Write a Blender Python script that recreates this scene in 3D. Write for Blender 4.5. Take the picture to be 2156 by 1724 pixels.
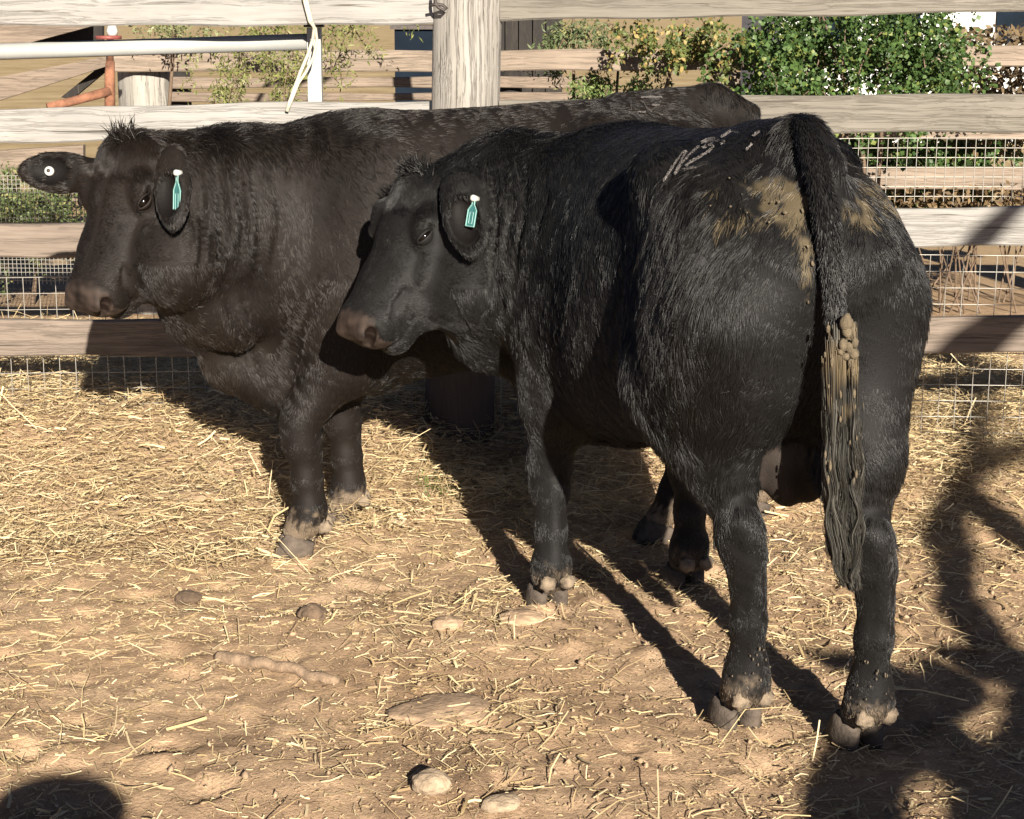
import bpy, math, random
import numpy as np
from mathutils import Vector, Matrix
from mathutils.bvhtree import BVHTree

for o in list(bpy.data.objects):
    bpy.data.objects.remove(o)
SC = bpy.context.scene
COL = SC.collection
R = math.radians

# ------------------------------------------------------------------ camera
PITCH, FPX, CAMZ = 11.8, 4000.0, 1.6           # picture measured on a 2155 x 1724 sheet
CP, SP = math.cos(R(PITCH)), math.sin(R(PITCH))
cam = bpy.data.cameras.new('camera')
cam.sensor_width = 36.0
cam.lens = 36.0 * FPX / 2155.0
cam.clip_start, cam.clip_end = 0.05, 2000.0
camo = bpy.data.objects.new('camera', cam)
camo.location = (0, 0, CAMZ)
camo.rotation_euler = (R(90 - PITCH), 0, 0)
COL.objects.link(camo)
SC.camera = camo

# ------------------------------------------------------------------ light
SUN_EL, SUN_AZ = 19.0, 12.0                     # low sun behind the right shoulder
world = bpy.data.worlds.new('World')
SC.world = world
world.use_nodes = True
wn = world.node_tree
wn.nodes.clear()
sky = wn.nodes.new('ShaderNodeTexSky')
sky.sky_type = 'NISHITA'
sky.sun_disc = False
sky.air_density = 0.18
sky.dust_density = 0.2
sky.sun_elevation = R(SUN_EL)
sky.sun_rotation = R(180 - SUN_AZ)
bg = wn.nodes.new('ShaderNodeBackground')
bg.inputs['Strength'].default_value = 0.05
wo = wn.nodes.new('ShaderNodeOutputWorld')
wn.links.new(sky.outputs[0], bg.inputs[0])
wn.links.new(bg.outputs[0], wo.inputs[0])
sun = bpy.data.lights.new('sun', 'SUN')
sun.energy = 5.0
sun.angle = R(0.5)
sun.color = (1.0, 0.91, 0.78)
suno = bpy.data.objects.new('sun', sun)
COL.objects.link(suno)
_d = Vector((-math.sin(R(SUN_AZ)) * math.cos(R(SUN_EL)), math.cos(R(SUN_AZ)) * math.cos(R(SUN_EL)), -math.sin(R(SUN_EL))))
suno.rotation_euler = _d.to_track_quat('-Z', 'Y').to_euler()
suno.location = (3, -6, 5)
SC.view_settings.view_transform = 'Standard'
SC.view_settings.look = 'None'
SC.view_settings.exposure = 1.23
SC.view_settings.gamma = 1.0
SC.cycles.diffuse_bounces = 1

# ------------------------------------------------------------------ helpers
def P(u, v, y):
    """sheet pixel -> the world point on the plane at that distance y"""
    a, b = (u - 1077.5) / FPX, (862.0 - v) / FPX
    dy, dz = CP + b * SP, -SP + b * CP
    s = y / dy
    return np.array([a * s, y, CAMZ + dz * s])

def link(o, parent=None):
    COL.objects.link(o)
    if parent is not None:
        o.parent = parent
    return o

def empty(name, loc, rz=0.0):
    o = bpy.data.objects.new(name, None)
    o.empty_display_size = 0.1
    o.location = loc
    o.rotation_euler = (0, 0, rz)
    COL.objects.link(o)
    return o

def tag(o, label=None, cat=None, group=None, kind=None):
    if label: o['label'] = label
    if cat: o['category'] = cat
    if group: o['group'] = group
    if kind: o['kind'] = kind
    return o

def to_local(V, parent):
    V = np.asarray(V, float)
    if parent is None:
        return V
    V = V - np.array(parent.location)
    a = -parent.rotation_euler.z
    c, s = math.cos(a), math.sin(a)
    out = V.copy()
    out[:, 0] = c * V[:, 0] - s * V[:, 1]
    out[:, 1] = s * V[:, 0] + c * V[:, 1]
    return out

def mesh(name, V, F, mat=None, parent=None, smooth=False, local=False, tint=None):
    """V: n x 3 (world, unless local), F: one int array n x 3 / n x 4 or a list of such or of tuples"""
    V = np.asarray(V, float)
    if not local:
        V = to_local(V, parent)
    me = bpy.data.meshes.new(name)
    if isinstance(F, np.ndarray):
        F = [F]
    if len(F) and isinstance(F[0], np.ndarray):
        tot = [f.shape[1] for f in F for _ in range(1)]
        nloops = sum(f.size for f in F)
        npoly = sum(len(f) for f in F)
        me.vertices.add(len(V))
        me.vertices.foreach_set('co', V.astype(np.float32).ravel())
        me.loops.add(nloops)
        me.loops.foreach_set('vertex_index', np.concatenate([f.ravel() for f in F]).astype(np.int32))
        me.polygons.add(npoly)
        sizes = np.concatenate([np.full(len(f), f.shape[1]) for f in F])
        starts = np.concatenate([[0], np.cumsum(sizes)[:-1]]).astype(np.int32)
        me.polygons.foreach_set('loop_start', starts)
        me.update(calc_edges=True)
    else:
        me.from_pydata([tuple(v) for v in V], [], [tuple(f) for f in F])
    me.validate()
    if smooth:
        me.polygons.foreach_set('use_smooth', np.ones(len(me.polygons), bool))
    if tint is not None:
        t = np.asarray(tint, np.float32)
        if t.shape[1] == 3:
            t = np.concatenate([t, np.ones((len(t), 1), np.float32)], 1)
        at = me.attributes.new('tint', 'FLOAT_COLOR', 'POINT')
        at.data.foreach_set('color', t.ravel())
    me.update()
    if mat is not None:
        me.materials.append(mat)
    o = bpy.data.objects.new(name, me)
    return link(o, parent)

class MB:
    """collects simple solids into one mesh"""
    def __init__(self):
        self.v, self.f = [], []
    def add(self, V, F):
        n = len(self.v)
        self.v += [tuple(map(float, p)) for p in V]
        self.f += [tuple(int(i) + n for i in f) for f in F]
    def hexa(self, c8):
        self.add(c8, [(0, 3, 2, 1), (4, 5, 6, 7), (0, 1, 5, 4), (1, 2, 6, 5), (2, 3, 7, 6), (3, 0, 4, 7)])
    def box(self, lo, hi):
        x0, y0, z0 = lo; x1, y1, z1 = hi
        self.hexa([(x0, y0, z0), (x1, y0, z0), (x1, y1, z0), (x0, y1, z0), (x0, y0, z1), (x1, y0, z1), (x1, y1, z1), (x0, y1, z1)])
    def tube(self, pts, rad, n=8, cap=True):
        pts = [Vector(p) for p in pts]
        if not hasattr(rad, '__len__'):
            rad = [rad] * len(pts)
        base = len(self.v)
        ref = None
        for i, p in enumerate(pts):
            a = pts[max(0, i - 1)]; b = pts[min(len(pts) - 1, i + 1)]
            t = (b - a).normalized()
            if ref is None:
                ref = t.orthogonal().normalized()
            ref = (ref - t * ref.dot(t)).normalized()
            q = t.cross(ref)
            for k in range(n):
                an = 2 * math.pi * k / n
                self.v.append(tuple(p + (ref * math.cos(an) + q * math.sin(an)) * rad[i]))
        for i in range(len(pts) - 1):
            for k in range(n):
                k2 = (k + 1) % n
                self.f.append((base + i * n + k, base + i * n + k2, base + (i + 1) * n + k2, base + (i + 1) * n + k))
        if cap:
            self.f.append(tuple(base + k for k in reversed(range(n))))
            self.f.append(tuple(base + (len(pts) - 1) * n + k for k in range(n)))
    def build(self, name, mat=None, parent=None, smooth=False):
        return mesh(name, np.array(self.v), self.f, mat, parent, smooth)

def vnoise(Pn, freq, seed, octs=6):
    """cheap smooth noise in about -1..1 from summed sines"""
    rs = np.random.RandomState(seed)
    acc = np.zeros(len(Pn))
    for i in range(octs):
        k = rs.normal(size=3); k /= np.linalg.norm(k)
        f = freq * rs.uniform(.6, 1.7)
        acc += np.sin(Pn @ k * f * 6.283 + rs.uniform(0, 6.283))
    return acc / octs * 1.6

def norm(a):
    a = np.asarray(a, float)
    return a / (np.linalg.norm(a, axis=-1, keepdims=True) + 1e-12)

def sstep(a, b, x):
    t = np.clip((x - a) / (b - a), 0, 1)
    return t * t * (3 - 2 * t)

# ------------------------------------------------------------------ materials
class NT:
    def __init__(self, name):
        self.m = bpy.data.materials.new(name)
        self.m.use_nodes = True
        self.t = self.m.node_tree
        self.b = self.t.nodes['Principled BSDF']
        self.b.inputs['Roughness'].default_value = .8
    def n(self, typ, **kw):
        nd = self.t.nodes.new(typ)
        for k, v in kw.items():
            setattr(nd, k, v)
        return nd
    def l(self, a, b):
        self.t.links.new(a, b)
    def coords(self, scale=(1, 1, 1), warp=0.0):
        tc = self.n('ShaderNodeTexCoord'); mp = self.n('ShaderNodeMapping')
        mp.inputs['Scale'].default_value = scale
        if warp:
            nz = self.n('ShaderNodeTexNoise'); nz.inputs['Scale'].default_value = 3.0; self.l(tc.outputs['Object'], nz.inputs['Vector'])
            vm = self.n('ShaderNodeVectorMath', operation='MULTIPLY_ADD'); self.l(nz.outputs['Color'], vm.inputs[0]); vm.inputs[1].default_value = (warp,) * 3; self.l(tc.outputs['Object'], vm.inputs[2])
            self.l(vm.outputs[0], mp.inputs['Vector'])
        else:
            self.l(tc.outputs['Object'], mp.inputs['Vector'])
        return mp.outputs['Vector']
    def noise(self, vec, scale, detail=4, rough=.6):
        nz = self.n('ShaderNodeTexNoise')
        nz.inputs['Scale'].default_value = scale
        nz.inputs['Detail'].default_value = detail
        nz.inputs['Roughness'].default_value = rough
        self.l(vec, nz.inputs['Vector'])
        return nz.outputs['Fac']
    def ramp(self, fac, stops):
        r = self.n('ShaderNodeValToRGB')
        e = r.color_ramp.elements
        while len(e) < len(stops):
            e.new(.5)
        for q, (p, c) in zip(e, stops):
            q.position = p
            q.color = (*c, 1) if len(c) == 3 else c
        self.l(fac, r.inputs['Fac'])
        return r.outputs['Color']
    def mix(self, fac, a, b, mode='MIX'):
        m = self.n('ShaderNodeMix', data_type='RGBA', blend_type=mode)
        for s, val in ((0, fac), (6, a), (7, b)):
            if hasattr(val, 'links'):
                self.l(val, m.inputs[s])
            elif s == 0:
                m.inputs[0].default_value = val
            else:
                m.inputs[s].default_value = (*val, 1)
        return m.outputs[2]
    def bump(self, h, strength=.4, dist=.01):
        b = self.n('ShaderNodeBump')
        b.inputs['Strength'].default_value = strength
        b.inputs['Distance'].default_value = dist
        self.l(h, b.inputs['Height'])
        self.l(b.outputs['Normal'], self.b.inputs['Normal'])
    def base(self, c):
        if hasattr(c, 'links'):
            self.l(c, self.b.inputs['Base Color'])
        else:
            self.b.inputs['Base Color'].default_value = (*c, 1)

def wood(name, light, dark, axis='x', crack=(.05, .04, .03), dark_foot=False):
    t = NT(name)
    s = {'x': (1.9, 17, 17), 'z': (17, 17, 1.9)}[axis]
    v = t.coords(s, .06)
    s2 = {'x': (2.2, 90, 90), 'z': (90, 90, 2.2)}[axis]
    v2 = t.coords(s2)
    vb = t.coords((1.6, 1.6, 1.6) if axis == 'x' else (2, 2, 2))
    g = t.noise(v, 1.0, 6, .65)
    fine = t.noise(v2, 1.0, 3, .6)
    blot = t.noise(vb, 1.5, 4, .6)
    c = t.mix(t.ramp(g, [(.3, (0, 0, 0)), (.7, (1, 1, 1))]), dark, light)
    c = t.mix(t.ramp(blot, [(.35, (0, 0, 0)), (.75, (.55, .55, .55))]), c, tuple(x * .72 for x in dark))
    ck = t.ramp(fine, [(.30, (1, 1, 1)), (.38, (0, 0, 0))])
    c = t.mix(ck, c, crack)
    v3 = t.coords({'x': (.55, 34, 34), 'z': (34, 34, .55)}[axis], .04)
    lines = t.noise(v3, 1.0, 5, .7)
    split = t.ramp(lines, [(.462, (0, 0, 0)), (.485, (.45, .45, .45)) if axis == 'x' else (.485, (.85, .85, .85)), (.51, (0, 0, 0))])
    c = t.mix(split, c, crack)
    v4 = t.coords({'x': (6, 160, 160), 'z': (160, 160, 6)}[axis])
    c = t.mix(t.ramp(t.noise(v4, 1.0, 2, .5), [(.3, (.35, .35, .35)), (.6, (0, 0, 0))]), c, tuple(x * .55 for x in dark))
    if dark_foot:                                            # the lower post turns dark brown towards the ground
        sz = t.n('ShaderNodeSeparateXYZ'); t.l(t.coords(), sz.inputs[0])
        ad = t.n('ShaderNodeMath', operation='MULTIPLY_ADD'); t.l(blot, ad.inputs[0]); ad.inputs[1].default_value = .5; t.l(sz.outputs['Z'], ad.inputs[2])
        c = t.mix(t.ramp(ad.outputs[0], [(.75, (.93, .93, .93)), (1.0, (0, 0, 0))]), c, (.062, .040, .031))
    t.base(c)
    h = t.mix(.5, t.mix(.5, g, fine), t.ramp(lines, [(.45, (1, 1, 1)), (.485, (0, 0, 0)), (.52, (1, 1, 1))]))
    t.bump(h, .55, .006)
    t.b.inputs['Roughness'].default_value = .85
    return t.m

def plain(name, col, rough=.6, metal=0.0, var=.25, scale=12, bump=.15, spec=None):
    t = NT(name)
    v = t.coords()
    f = t.noise(v, scale, 5, .65)
    t.base(t.mix(t.ramp(f, [(.3, (0, 0, 0)), (.7, (1, 1, 1))]), tuple(x * (1 - var) for x in col), tuple(min(1, x * (1 + var)) for x in col)))
    t.b.inputs['Roughness'].default_value = rough
    t.b.inputs['Metallic'].default_value = metal
    if spec is not None:
        t.b.inputs['Specular IOR Level'].default_value = spec
    if bump:
        t.bump(t.noise(v, scale * 4, 4, .6), bump, .004)
    return t.m

def tinted(name, rough=.8, spec=.3, var=None, trans=0.0):
    """colour comes from the per-vertex 'tint' of the thing"""
    t = NT(name)
    a = t.n('ShaderNodeAttribute', attribute_name='tint')
    c = a.outputs['Color']
    if var:
        v = t.coords()
        f = t.noise(v, var, 4, .6)
        c = t.mix(t.ramp(f, [(.3, (.65, .65, .65)), (.7, (1, 1, 1))]), c, c)
        m = t.n('ShaderNodeMix', data_type='RGBA', blend_type='MULTIPLY')
        m.inputs[0].default_value = 1.0
        t.l(a.outputs['Color'], m.inputs[6])
        t.l(t.ramp(f, [(.3, (.6, .6, .6)), (.7, (1.15, 1.15, 1.15))]), m.inputs[7])
        c = m.outputs[2]
    t.base(c)
    t.b.inputs['Roughness'].default_value = rough
    t.b.inputs['Specular IOR Level'].default_value = spec
    if trans:
        tr = t.n('ShaderNodeBsdfTranslucent')
        t.l(c, tr.inputs['Color'])
        mx = t.n('ShaderNodeMixShader')
        mx.inputs[0].default_value = trans
        t.l(t.b.outputs[0], mx.inputs[1]); t.l(tr.outputs[0], mx.inputs[2])
        t.l(mx.outputs[0], t.t.nodes['Material Output'].inputs['Surface'])
    return t.m

M = {}
M['wood_pale'] = wood('weathered_pale_timber', (.33, .322, .308), (.275, .264, .246))
M['wood_grey'] = wood('weathered_grey_timber', (.225, .206, .176), (.155, .14, .116))
M['wood_brown'] = wood('dusty_brown_timber', (.235, .19, .155), (.165, .13, .105))
M['wood_post'] = wood('split_timber_post', (.40, .38, .345), (.29, .27, .235), 'z', crack=(.05, .043, .035))
M['wood_dark_foot'] = wood('dark_foot_post', (.37, .35, .32), (.27, .25, .22), 'z', crack=(.05, .043, .035), dark_foot=True)
M['wood_far'] = wood('far_fence_timber', (.32, .255, .20), (.21, .165, .125))
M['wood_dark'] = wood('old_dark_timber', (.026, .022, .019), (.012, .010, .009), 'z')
M['wood_ramp'] = wood('ramp_timber', (.27, .21, .16), (.17, .13, .1))
M['galv'] = plain('galvanised_steel', (.37, .375, .36), .55, .15, .1, 6, .05)
M['wire'] = plain('galvanised_wire', (.36, .345, .31), .45, .5, .1, 20, 0)
M['rust'] = plain('rusty_orange_pipe', (.235, .105, .06), .9, 0, .6, 16, .4)
M['red'] = plain('faded_red_paint', (.22, .06, .05), .6, 0, .3, 30, .1)
M['white'] = plain('white_paint', (.50, .50, .49), .5, 0, .06, 8, 0)
M['navy'] = plain('dark_blue_plastic', (.006, .011, .019), .8, 0, .3, 5, 0, spec=.1)
M['rope'] = plain('cream_rope', (.5, .46, .36), .9, 0, .2, 60, .3)
M['tie'] = plain('dark_tie_wire', (.06, .05, .045), .6, .4, .3, 30, 0)
M['leaf'] = tinted('leaf', .5, .4, trans=.3)
M['bark'] = plain('vine_bark', (.13, .09, .06), .9, 0, .3, 30, .4)
M['straw'] = tinted('straw', .55, .35, trans=.15)
M['stone'] = plain('dusty_stone', (.33, .25, .17), .95, 0, .45, 30, 1.0)
M['clod'] = plain('dry_earth_clod', (.36, .25, .16), .95, 0, .35, 22, 1.0)
M['dark_clod'] = plain('damp_clod', (.125, .085, .055), .95, 0, .4, 30, 1.0)
M['stick'] = plain('dusty_stick', (.25, .175, .115), .95, 0, .5, 40, 1.0)

# ------------------------------------------------------------------ ground
FENCE_Y = 6.75
HOOF = []          # filled below, so that the ground is level where the bulls stand
BULL_NEAR = dict(o=(0.48, 4.57), h=norm((-.31, .95)))
BULL_FAR = dict(o=(0.03, 5.78), h=norm((-.996, -.09)))

_r = np.random.RandomState(41)
PRINTS = [(_r.uniform(-1.5, 1.5), 3.0 + 3.0 * _r.rand() ** .9, _r.uniform(.035, .065), _r.uniform(.010, .026)) for _ in range(75)]
def gh(x, y):
    """height of the yard"""
    Pn = np.stack([x, y, np.zeros_like(x)], -1).reshape(-1, 3)
    big = vnoise(Pn, .8, 1) * .014
    mid = vnoise(Pn, 2.6, 2) * .010
    cl = vnoise(Pn, 7.0, 3, 9)
    fin = np.clip(np.abs(cl) - .25, 0, 1) * .020
    mic = vnoise(Pn, 18.0, 4, 9) * .004
    h = (big + mid + fin + mic).reshape(np.shape(x))
    for (px, py, pr, pd) in PRINTS:                     # hoof marks
        q = ((x - px) ** 2 + (y - py) ** 2) / pr ** 2
        h = h + pd * (-np.exp(-q * 1.6) + .22 * np.exp(-(np.sqrt(q) - 1.35) ** 2 * 5)) * (q < 9)
    near = sstep(12, 8, y)
    bank = .19 * sstep(5.75, 6.75, y) * (1 - .35 * sstep(7.0, 8.2, y)) * sstep(10.5, 8.5, y)
    dip = np.exp(-(((x + .06) / .30) ** 2 + ((y - 6.42) / .46) ** 2))
    rightlow = .12 * sstep(.9, 1.6, x)
    bank = np.clip(bank - rightlow * sstep(5.9, 6.7, y), 0, 1) * (1 - dip)
    return h * near + bank

def build_ground():
    xs = np.concatenate([-np.geomspace(400, 2.75, 26), np.arange(-2.6, 2.61, .022), np.geomspace(2.75, 400, 26)])
    ys = np.concatenate([-np.geomspace(300, 1.2, 20) + 1.0, np.linspace(0, 2.7, 20), np.arange(2.8, 8.6, .022), np.geomspace(8.7, 900, 40)])
    X, Y = np.meshgrid(xs, ys)
    Z = gh(X, Y)
    V = np.stack([X.ravel(), Y.ravel(), Z.ravel()], -1)
    nx, ny = len(xs), len(ys)
    i = np.arange(nx * ny).reshape(ny, nx)
    F = np.stack([i[:-1, :-1].ravel(), i[:-1, 1:].ravel(), i[1:, 1:].ravel(), i[1:, :-1].ravel()], -1)
    t = NT('yard_earth')
    v = t.coords()
    a = t.noise(v, 1.3, 5, .6)
    b = t.noise(v, 17, 7, .68)
    c = t.noise(v, 120, 5, .7)
    col = t.mix(t.ramp(a, [(.35, (0, 0, 0)), (.65, (1, 1, 1))]), (.46, .305, .185), (.575, .41, .265))
    damp = t.noise(v, 2.3, 6, .72)
    col = t.mix(t.ramp(damp, [(.40, (.72, .72, .72)), (.47, (0, 0, 0))]), col, (.24, .155, .095))
    col = t.mix(t.ramp(b, [(.38, (.8, .8, .8)), (.55, (0, 0, 0))]), col, (.35, .24, .155))
    col = t.mix(t.ramp(c, [(.3, (.6, .6, .6)), (.5, (0, 0, 0))]), col, (.21, .14, .09))
    sx = t.n('ShaderNodeSeparateXYZ'); t.l(v, sx.inputs[0])
    mr = t.n('ShaderNodeMapRange'); t.l(sx.outputs['Y'], mr.inputs['Value'])
    mr.inputs['From Min'].default_value = 9.5; mr.inputs['From Max'].default_value = 16
    far = t.mix(t.ramp(t.noise(v, .6, 6, .7), [(.35, (0, 0, 0)), (.65, (1, 1, 1))]), (.36, .26, .13), (.56, .43, .25))
    t.base(t.mix(mr.outputs[0], col, far))
    t.bump(t.mix(.5, b, c), .8, .014)
    t.b.inputs['Roughness'].default_value = .95
    t.b.inputs['Specular IOR Level'].default_value = .15
    g = mesh('ground', V, F, t.m, None, True)
    tag(g, 'bare brown trampled earth of the cattle yard', None, None, 'structure')

def straw_density(x, y):
    Pn = np.stack([x, y, np.zeros_like(x)], -1)
    n = vnoise(Pn, .9, 21) * .6 + vnoise(Pn, 2.4, 22) * .5
    d = .085 + .26 * sstep(-.1, .9, n)
    left = sstep(.9, -1.0, x)
    d = d + .85 * sstep(5.65, 6.35, y + .50 * left + .35 * n)
    d = d + .12 * sstep(4.5, 5.8, y + .4 * n) 
    return np.clip(d, .04, 1)

def build_straw():
    rs = np.random.RandomState(5)
    # thick litter by the fence, loose stalks in the yard, a bed behind the fence
    N0 = 430000
    x = rs.uniform(-2.35, 2.35, N0); y = rs.uniform(2.9, 8.9, N0)
    half = .28 * y + .15
    keep = (np.abs(x) < half) & (rs.rand(N0) < straw_density(x, y) * .62)
    x, y = x[keep], y[keep]
    n1 = len(x)
    xc = rs.uniform(-2.1, 2.1, 90000); yc = rs.uniform(2.9, 6.6, 90000)      # trampled chaff
    kc = (np.abs(xc) < .28 * yc + .15) & (rs.rand(90000) < .25 + .6 * sstep(-.5, .6, vnoise(np.stack([xc, yc, 0 * xc], -1), 1.7, 27)))
    x, y = np.concatenate([x, xc[kc]]), np.concatenate([y, yc[kc]])
    n = len(x)
    dens = straw_density(x, y)
    L = np.clip(rs.lognormal(math.log(.030), .68, n), .008, .24)
    L[n1:] = rs.uniform(.004, .017, n - n1)
    W = rs.uniform(.0007, .0017, n) * (1 + 1.3 * (rs.rand(n) < .08))
    W[n1:] = rs.uniform(.0005, .0011, n - n1)
    az = rs.uniform(0, 2 * math.pi, n)
    el = rs.normal(0, .14, n) + np.where(rs.rand(n) < .05, rs.uniform(.2, .7, n), 0)
    thick = sstep(.45, 1.0, dens)
    z = gh(x, y) + rs.rand(n) ** 1.5 * .07 * thick + .006
    d = np.stack([np.cos(az) * np.cos(el), np.sin(az) * np.cos(el), np.sin(el)], -1)
    up = np.tile([0, 0, 1.0], (n, 1)) + rs.normal(0, .5, (n, 3))
    side = norm(np.cross(d, up))
    nrm = np.cross(side, d)
    bend = rs.normal(0, .12, n) * L
    c = np.stack([x, y, z + np.abs(np.sin(el)) * L * .5], -1)
    V = np.zeros((n, 6, 3))
    bs = rs.normal(0, .10, n) * L
    for k, s in enumerate((-.5, 0, .5)):
        q = c + d * (L * s)[:, None] + nrm * (bend * (.25 - s * s) * 2)[:, None] + side * (bs * (.25 - s * s) * 2)[:, None]
        V[:, 2 * k] = q - side * W[:, None]
        V[:, 2 * k + 1] = q + side * W[:, None]
    i = np.arange(n)[:, None] * 6
    F = np.concatenate([i + np.array([0, 1, 3, 2]), i + np.array([2, 3, 5, 4])])
    k1 = rs.rand(n)
    a = np.array([.60, .45, .235]); b = np.array([.77, .645, .41]); g = np.array([.40, .28, .165])
    T = a + (b - a) * k1[:, None]
    T = np.where((rs.rand(n) < .32)[:, None], g + (a - g) * rs.rand(n)[:, None], T)
    o = mesh('straw', V.reshape(-1, 3), F, M['straw'], None, False, tint=np.repeat(T, 6, 0))
    tag(o, 'golden straw scattered over the yard and banked along the fence', None, None, 'stuff')
    # short crumbs of earth
    N0 = 9000
    x = rs.uniform(-1.9, 1.9, N0); y = 2.9 + rs.rand(N0) ** 1.2 * 3.6
    keep = np.abs(x) < .28 * y + .1
    x, y = x[keep], y[keep]; n = len(x)
    base = np.array([[1, 0, 0], [-1, 0, 0], [0, 1, 0], [0, -1, 0], [0, 0, 1], [0, 0, -1]], float)
    FF = np.array([[0, 2, 4], [2, 1, 4], [1, 3, 4], [3, 0, 4], [2, 0, 5], [1, 2, 5], [3, 1, 5], [0, 3, 5]])
    sz = np.clip(rs.lognormal(math.log(.0026), .55, n), .001, .012)
    V = base[None] * (sz[:, None, None] * rs.uniform(.6, 1.3, (n, 6, 1))) + rs.normal(0, .2, (n, 6, 3)) * sz[:, None, None]
    V += np.stack([x, y, gh(x, y) + sz * .3], -1)[:, None]
    F = (np.arange(n)[:, None, None] * 6 + FF[None]).reshape(-1, 3)
    o = mesh('loose_dirt', V.reshape(-1, 3), F, M['clod'], None, True)
    tag(o, 'small crumbs of loose earth over the trodden yard', None, None, 'stuff')

def rock(name, u, v, size, mat, seed, squash=.6, lab='', cat='stone', group=None, sink=.3, rz=0, elong=1.0):
    """an irregular lump lying on the yard at a sheet position"""
    dep = R(PITCH) - math.atan((862.0 - v) / FPX)
    y = CAMZ / math.tan(dep)
    p = P(u, v, y)
    th = np.linspace(0, math.pi, 31)[1:-1]
    ph = np.linspace(0, 2 * math.pi, 57)[:-1]
    T, Ph = np.meshgrid(th, ph, indexing='ij')
    D = np.stack([np.sin(T) * np.cos(Ph), np.sin(T) * np.sin(Ph), np.cos(T)], -1).reshape(-1, 3)
    D = np.concatenate([D, [[0, 0, 1], [0, 0, -1]]])
    r = 1 + .17 * vnoise(D, .45, seed) + .08 * vnoise(D, 1.3, seed + 7) + (.05 if mat is not M['stone'] else .025) * vnoise(D, 3.2, seed + 8)
    V = D * r[:, None] * size
    V[:, 2] *= squash; V[:, 0] *= elong
    c, s = math.cos(rz), math.sin(rz)
    V = np.stack([c * V[:, 0] - s * V[:, 1], s * V[:, 0] + c * V[:, 1], V[:, 2]], -1)
    V += np.array([p[0], y, float(gh(np.array([p[0]]), np.array([y]))[0]) + size * squash * (1 - sink) - size * squash * sink * .3])
    F = []
    nT, nP = len(th), len(ph)
    for i in range(nT - 1):
        for k in range(nP):
            k2 = (k + 1) % nP
            F.append((i * nP + k, (i + 1) * nP + k, (i + 1) * nP + k2, i * nP + k2))
    for k in range(nP):
        F.append((nT * nP, k, (k + 1) % nP))
        F.append((nT * nP + 1, (nT - 1) * nP + (k + 1) % nP, (nT - 1) * nP + k))
    o = mesh(name, V, F, mat, None, True)
    return tag(o, lab, cat, group)

def build_yard_bits():
    rock('stone', 908, 1688, .036, M['stone'], 3, .62, 'rounded pale tan stone near the front of the yard', 'stone', None, .25, .2, 1.15)
    rock('stone', 1056, 1706, .033, M['stone'], 9, .5, 'flat buff stone half buried at the front edge, beside the rounded stone', 'stone', None, .45, .5, 1.3)
    rock('stone', 835, 1108, .026, M['stone'], 12, .6, 'small tan pebble behind the hooves of the bull by the fence', 'stone')
    rock('stone', 925, 1085, .024, M['clod'], 14, .6, 'small reddish pebble by the edge of the bulls\' shadow', 'stone')
    rock('earth_clod', 396, 1266, .036, M['dark_clod'], 20, .55, 'dark crumbly clod of earth lying alone on straw, left of the stick', 'clod')
    rock('earth_clod', 508, 1048, .022, M['dark_clod'], 21, .6, 'small dark clod in front of the straw bank', 'clod')
    rock('earth_clod', 930, 1510, .095, M['clod'], 23, .15, 'broad low lump of brown earth, largest clod in the yard', 'clod', None, .4, .3, 1.25)
    rock('earth_clod', 1098, 1316, .050, M['clod'], 25, .4, 'pinkish flat clod before the front hoof of the nearer bull', 'clod', None, .45, .1, 1.2)
    rock('earth_clod', 655, 1310, .040, M['dark_clod'], 27, .7, 'dark broken clod with straw stuck round it', 'clod', None, .4)
    rock('earth_clod', 940, 1330, .042, M['clod'], 28, .5, 'low rough clod right of the broken dark clod', 'clod', None, .45)
    rock('earth_clod', 390, 1075, .075, M['clod'], 31, .25, 'flat dark patch-like clod at the foot of the straw bank', 'clod', None, .4, 0, 1.7)
    rs = np.random.RandomState(4)
    c = P(925, 1050, 6.13)
    V, F, T = [], [], []
    for k in range(90):
        x = c[0] + rs.normal(0, .035); y = c[1] + rs.normal(0, .05); z = float(gh(np.array([x]), np.array([y]))[0])
        d = np.array([rs.normal(0, .5), rs.normal(0, .5), 1.0]); d /= np.linalg.norm(d); L = rs.uniform(.03, .075); w = rs.uniform(.0012, .0024)
        sd = np.array([-d[1], d[0], 0]) + 1e-6; sd /= np.linalg.norm(sd); b = len(V)
        p = np.array([x, y, z]); m = p + d * L * .55; e = p + d * L + np.array([d[0], d[1], -.3]) * L * .35
        V += [p - sd * w, p + sd * w, m + sd * w * .8, m - sd * w * .8, e]; F += [(b, b + 1, b + 2, b + 3), (b + 3, b + 2, b + 4)]
        T += [np.array([.10, .19, .035]) * rs.uniform(.7, 1.5) if rs.rand() < .75 else np.array([.55, .45, .22])] * 5
    o = mesh('grass_tuft', V, F, M['leaf'], None, tint=T)
    tag(o, 'small tuft of green grass in the straw at the edge of the shadow', None, None, 'stuff')
    # the stick
    mb = MB()
    y0, y1 = 4.72, 4.45
    a = P(455, 1398, 4.55); b = P(715, 1458, 4.36)
    pts, rad = [], []
    for k in range(41):
        t = k / 40
        p = a * (1 - t) + b * t
        p[2] = float(gh(np.array([p[0]]), np.array([p[1]]))[0]) + .012 + .003 * math.sin(5 * t)
        p[1] += .006 * math.sin(4 * t + 1) + .002 * math.sin(31 * t)
        pts.append(p); rad.append(.017 * (1 - .25 * t) * (1 + .08 * math.sin(9 * t) + .02 * math.sin(37 * t) + .02 * math.sin(83 * t)))
    rad[0] *= .7; rad[-1] *= .45; rad[-2] *= .8
    mb.tube(pts, rad, 10)
    o = mb.build('stick', M['stick'], None, True)
    tag(o, 'thick bare brown stick lying flat on the earth', 'stick')

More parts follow.
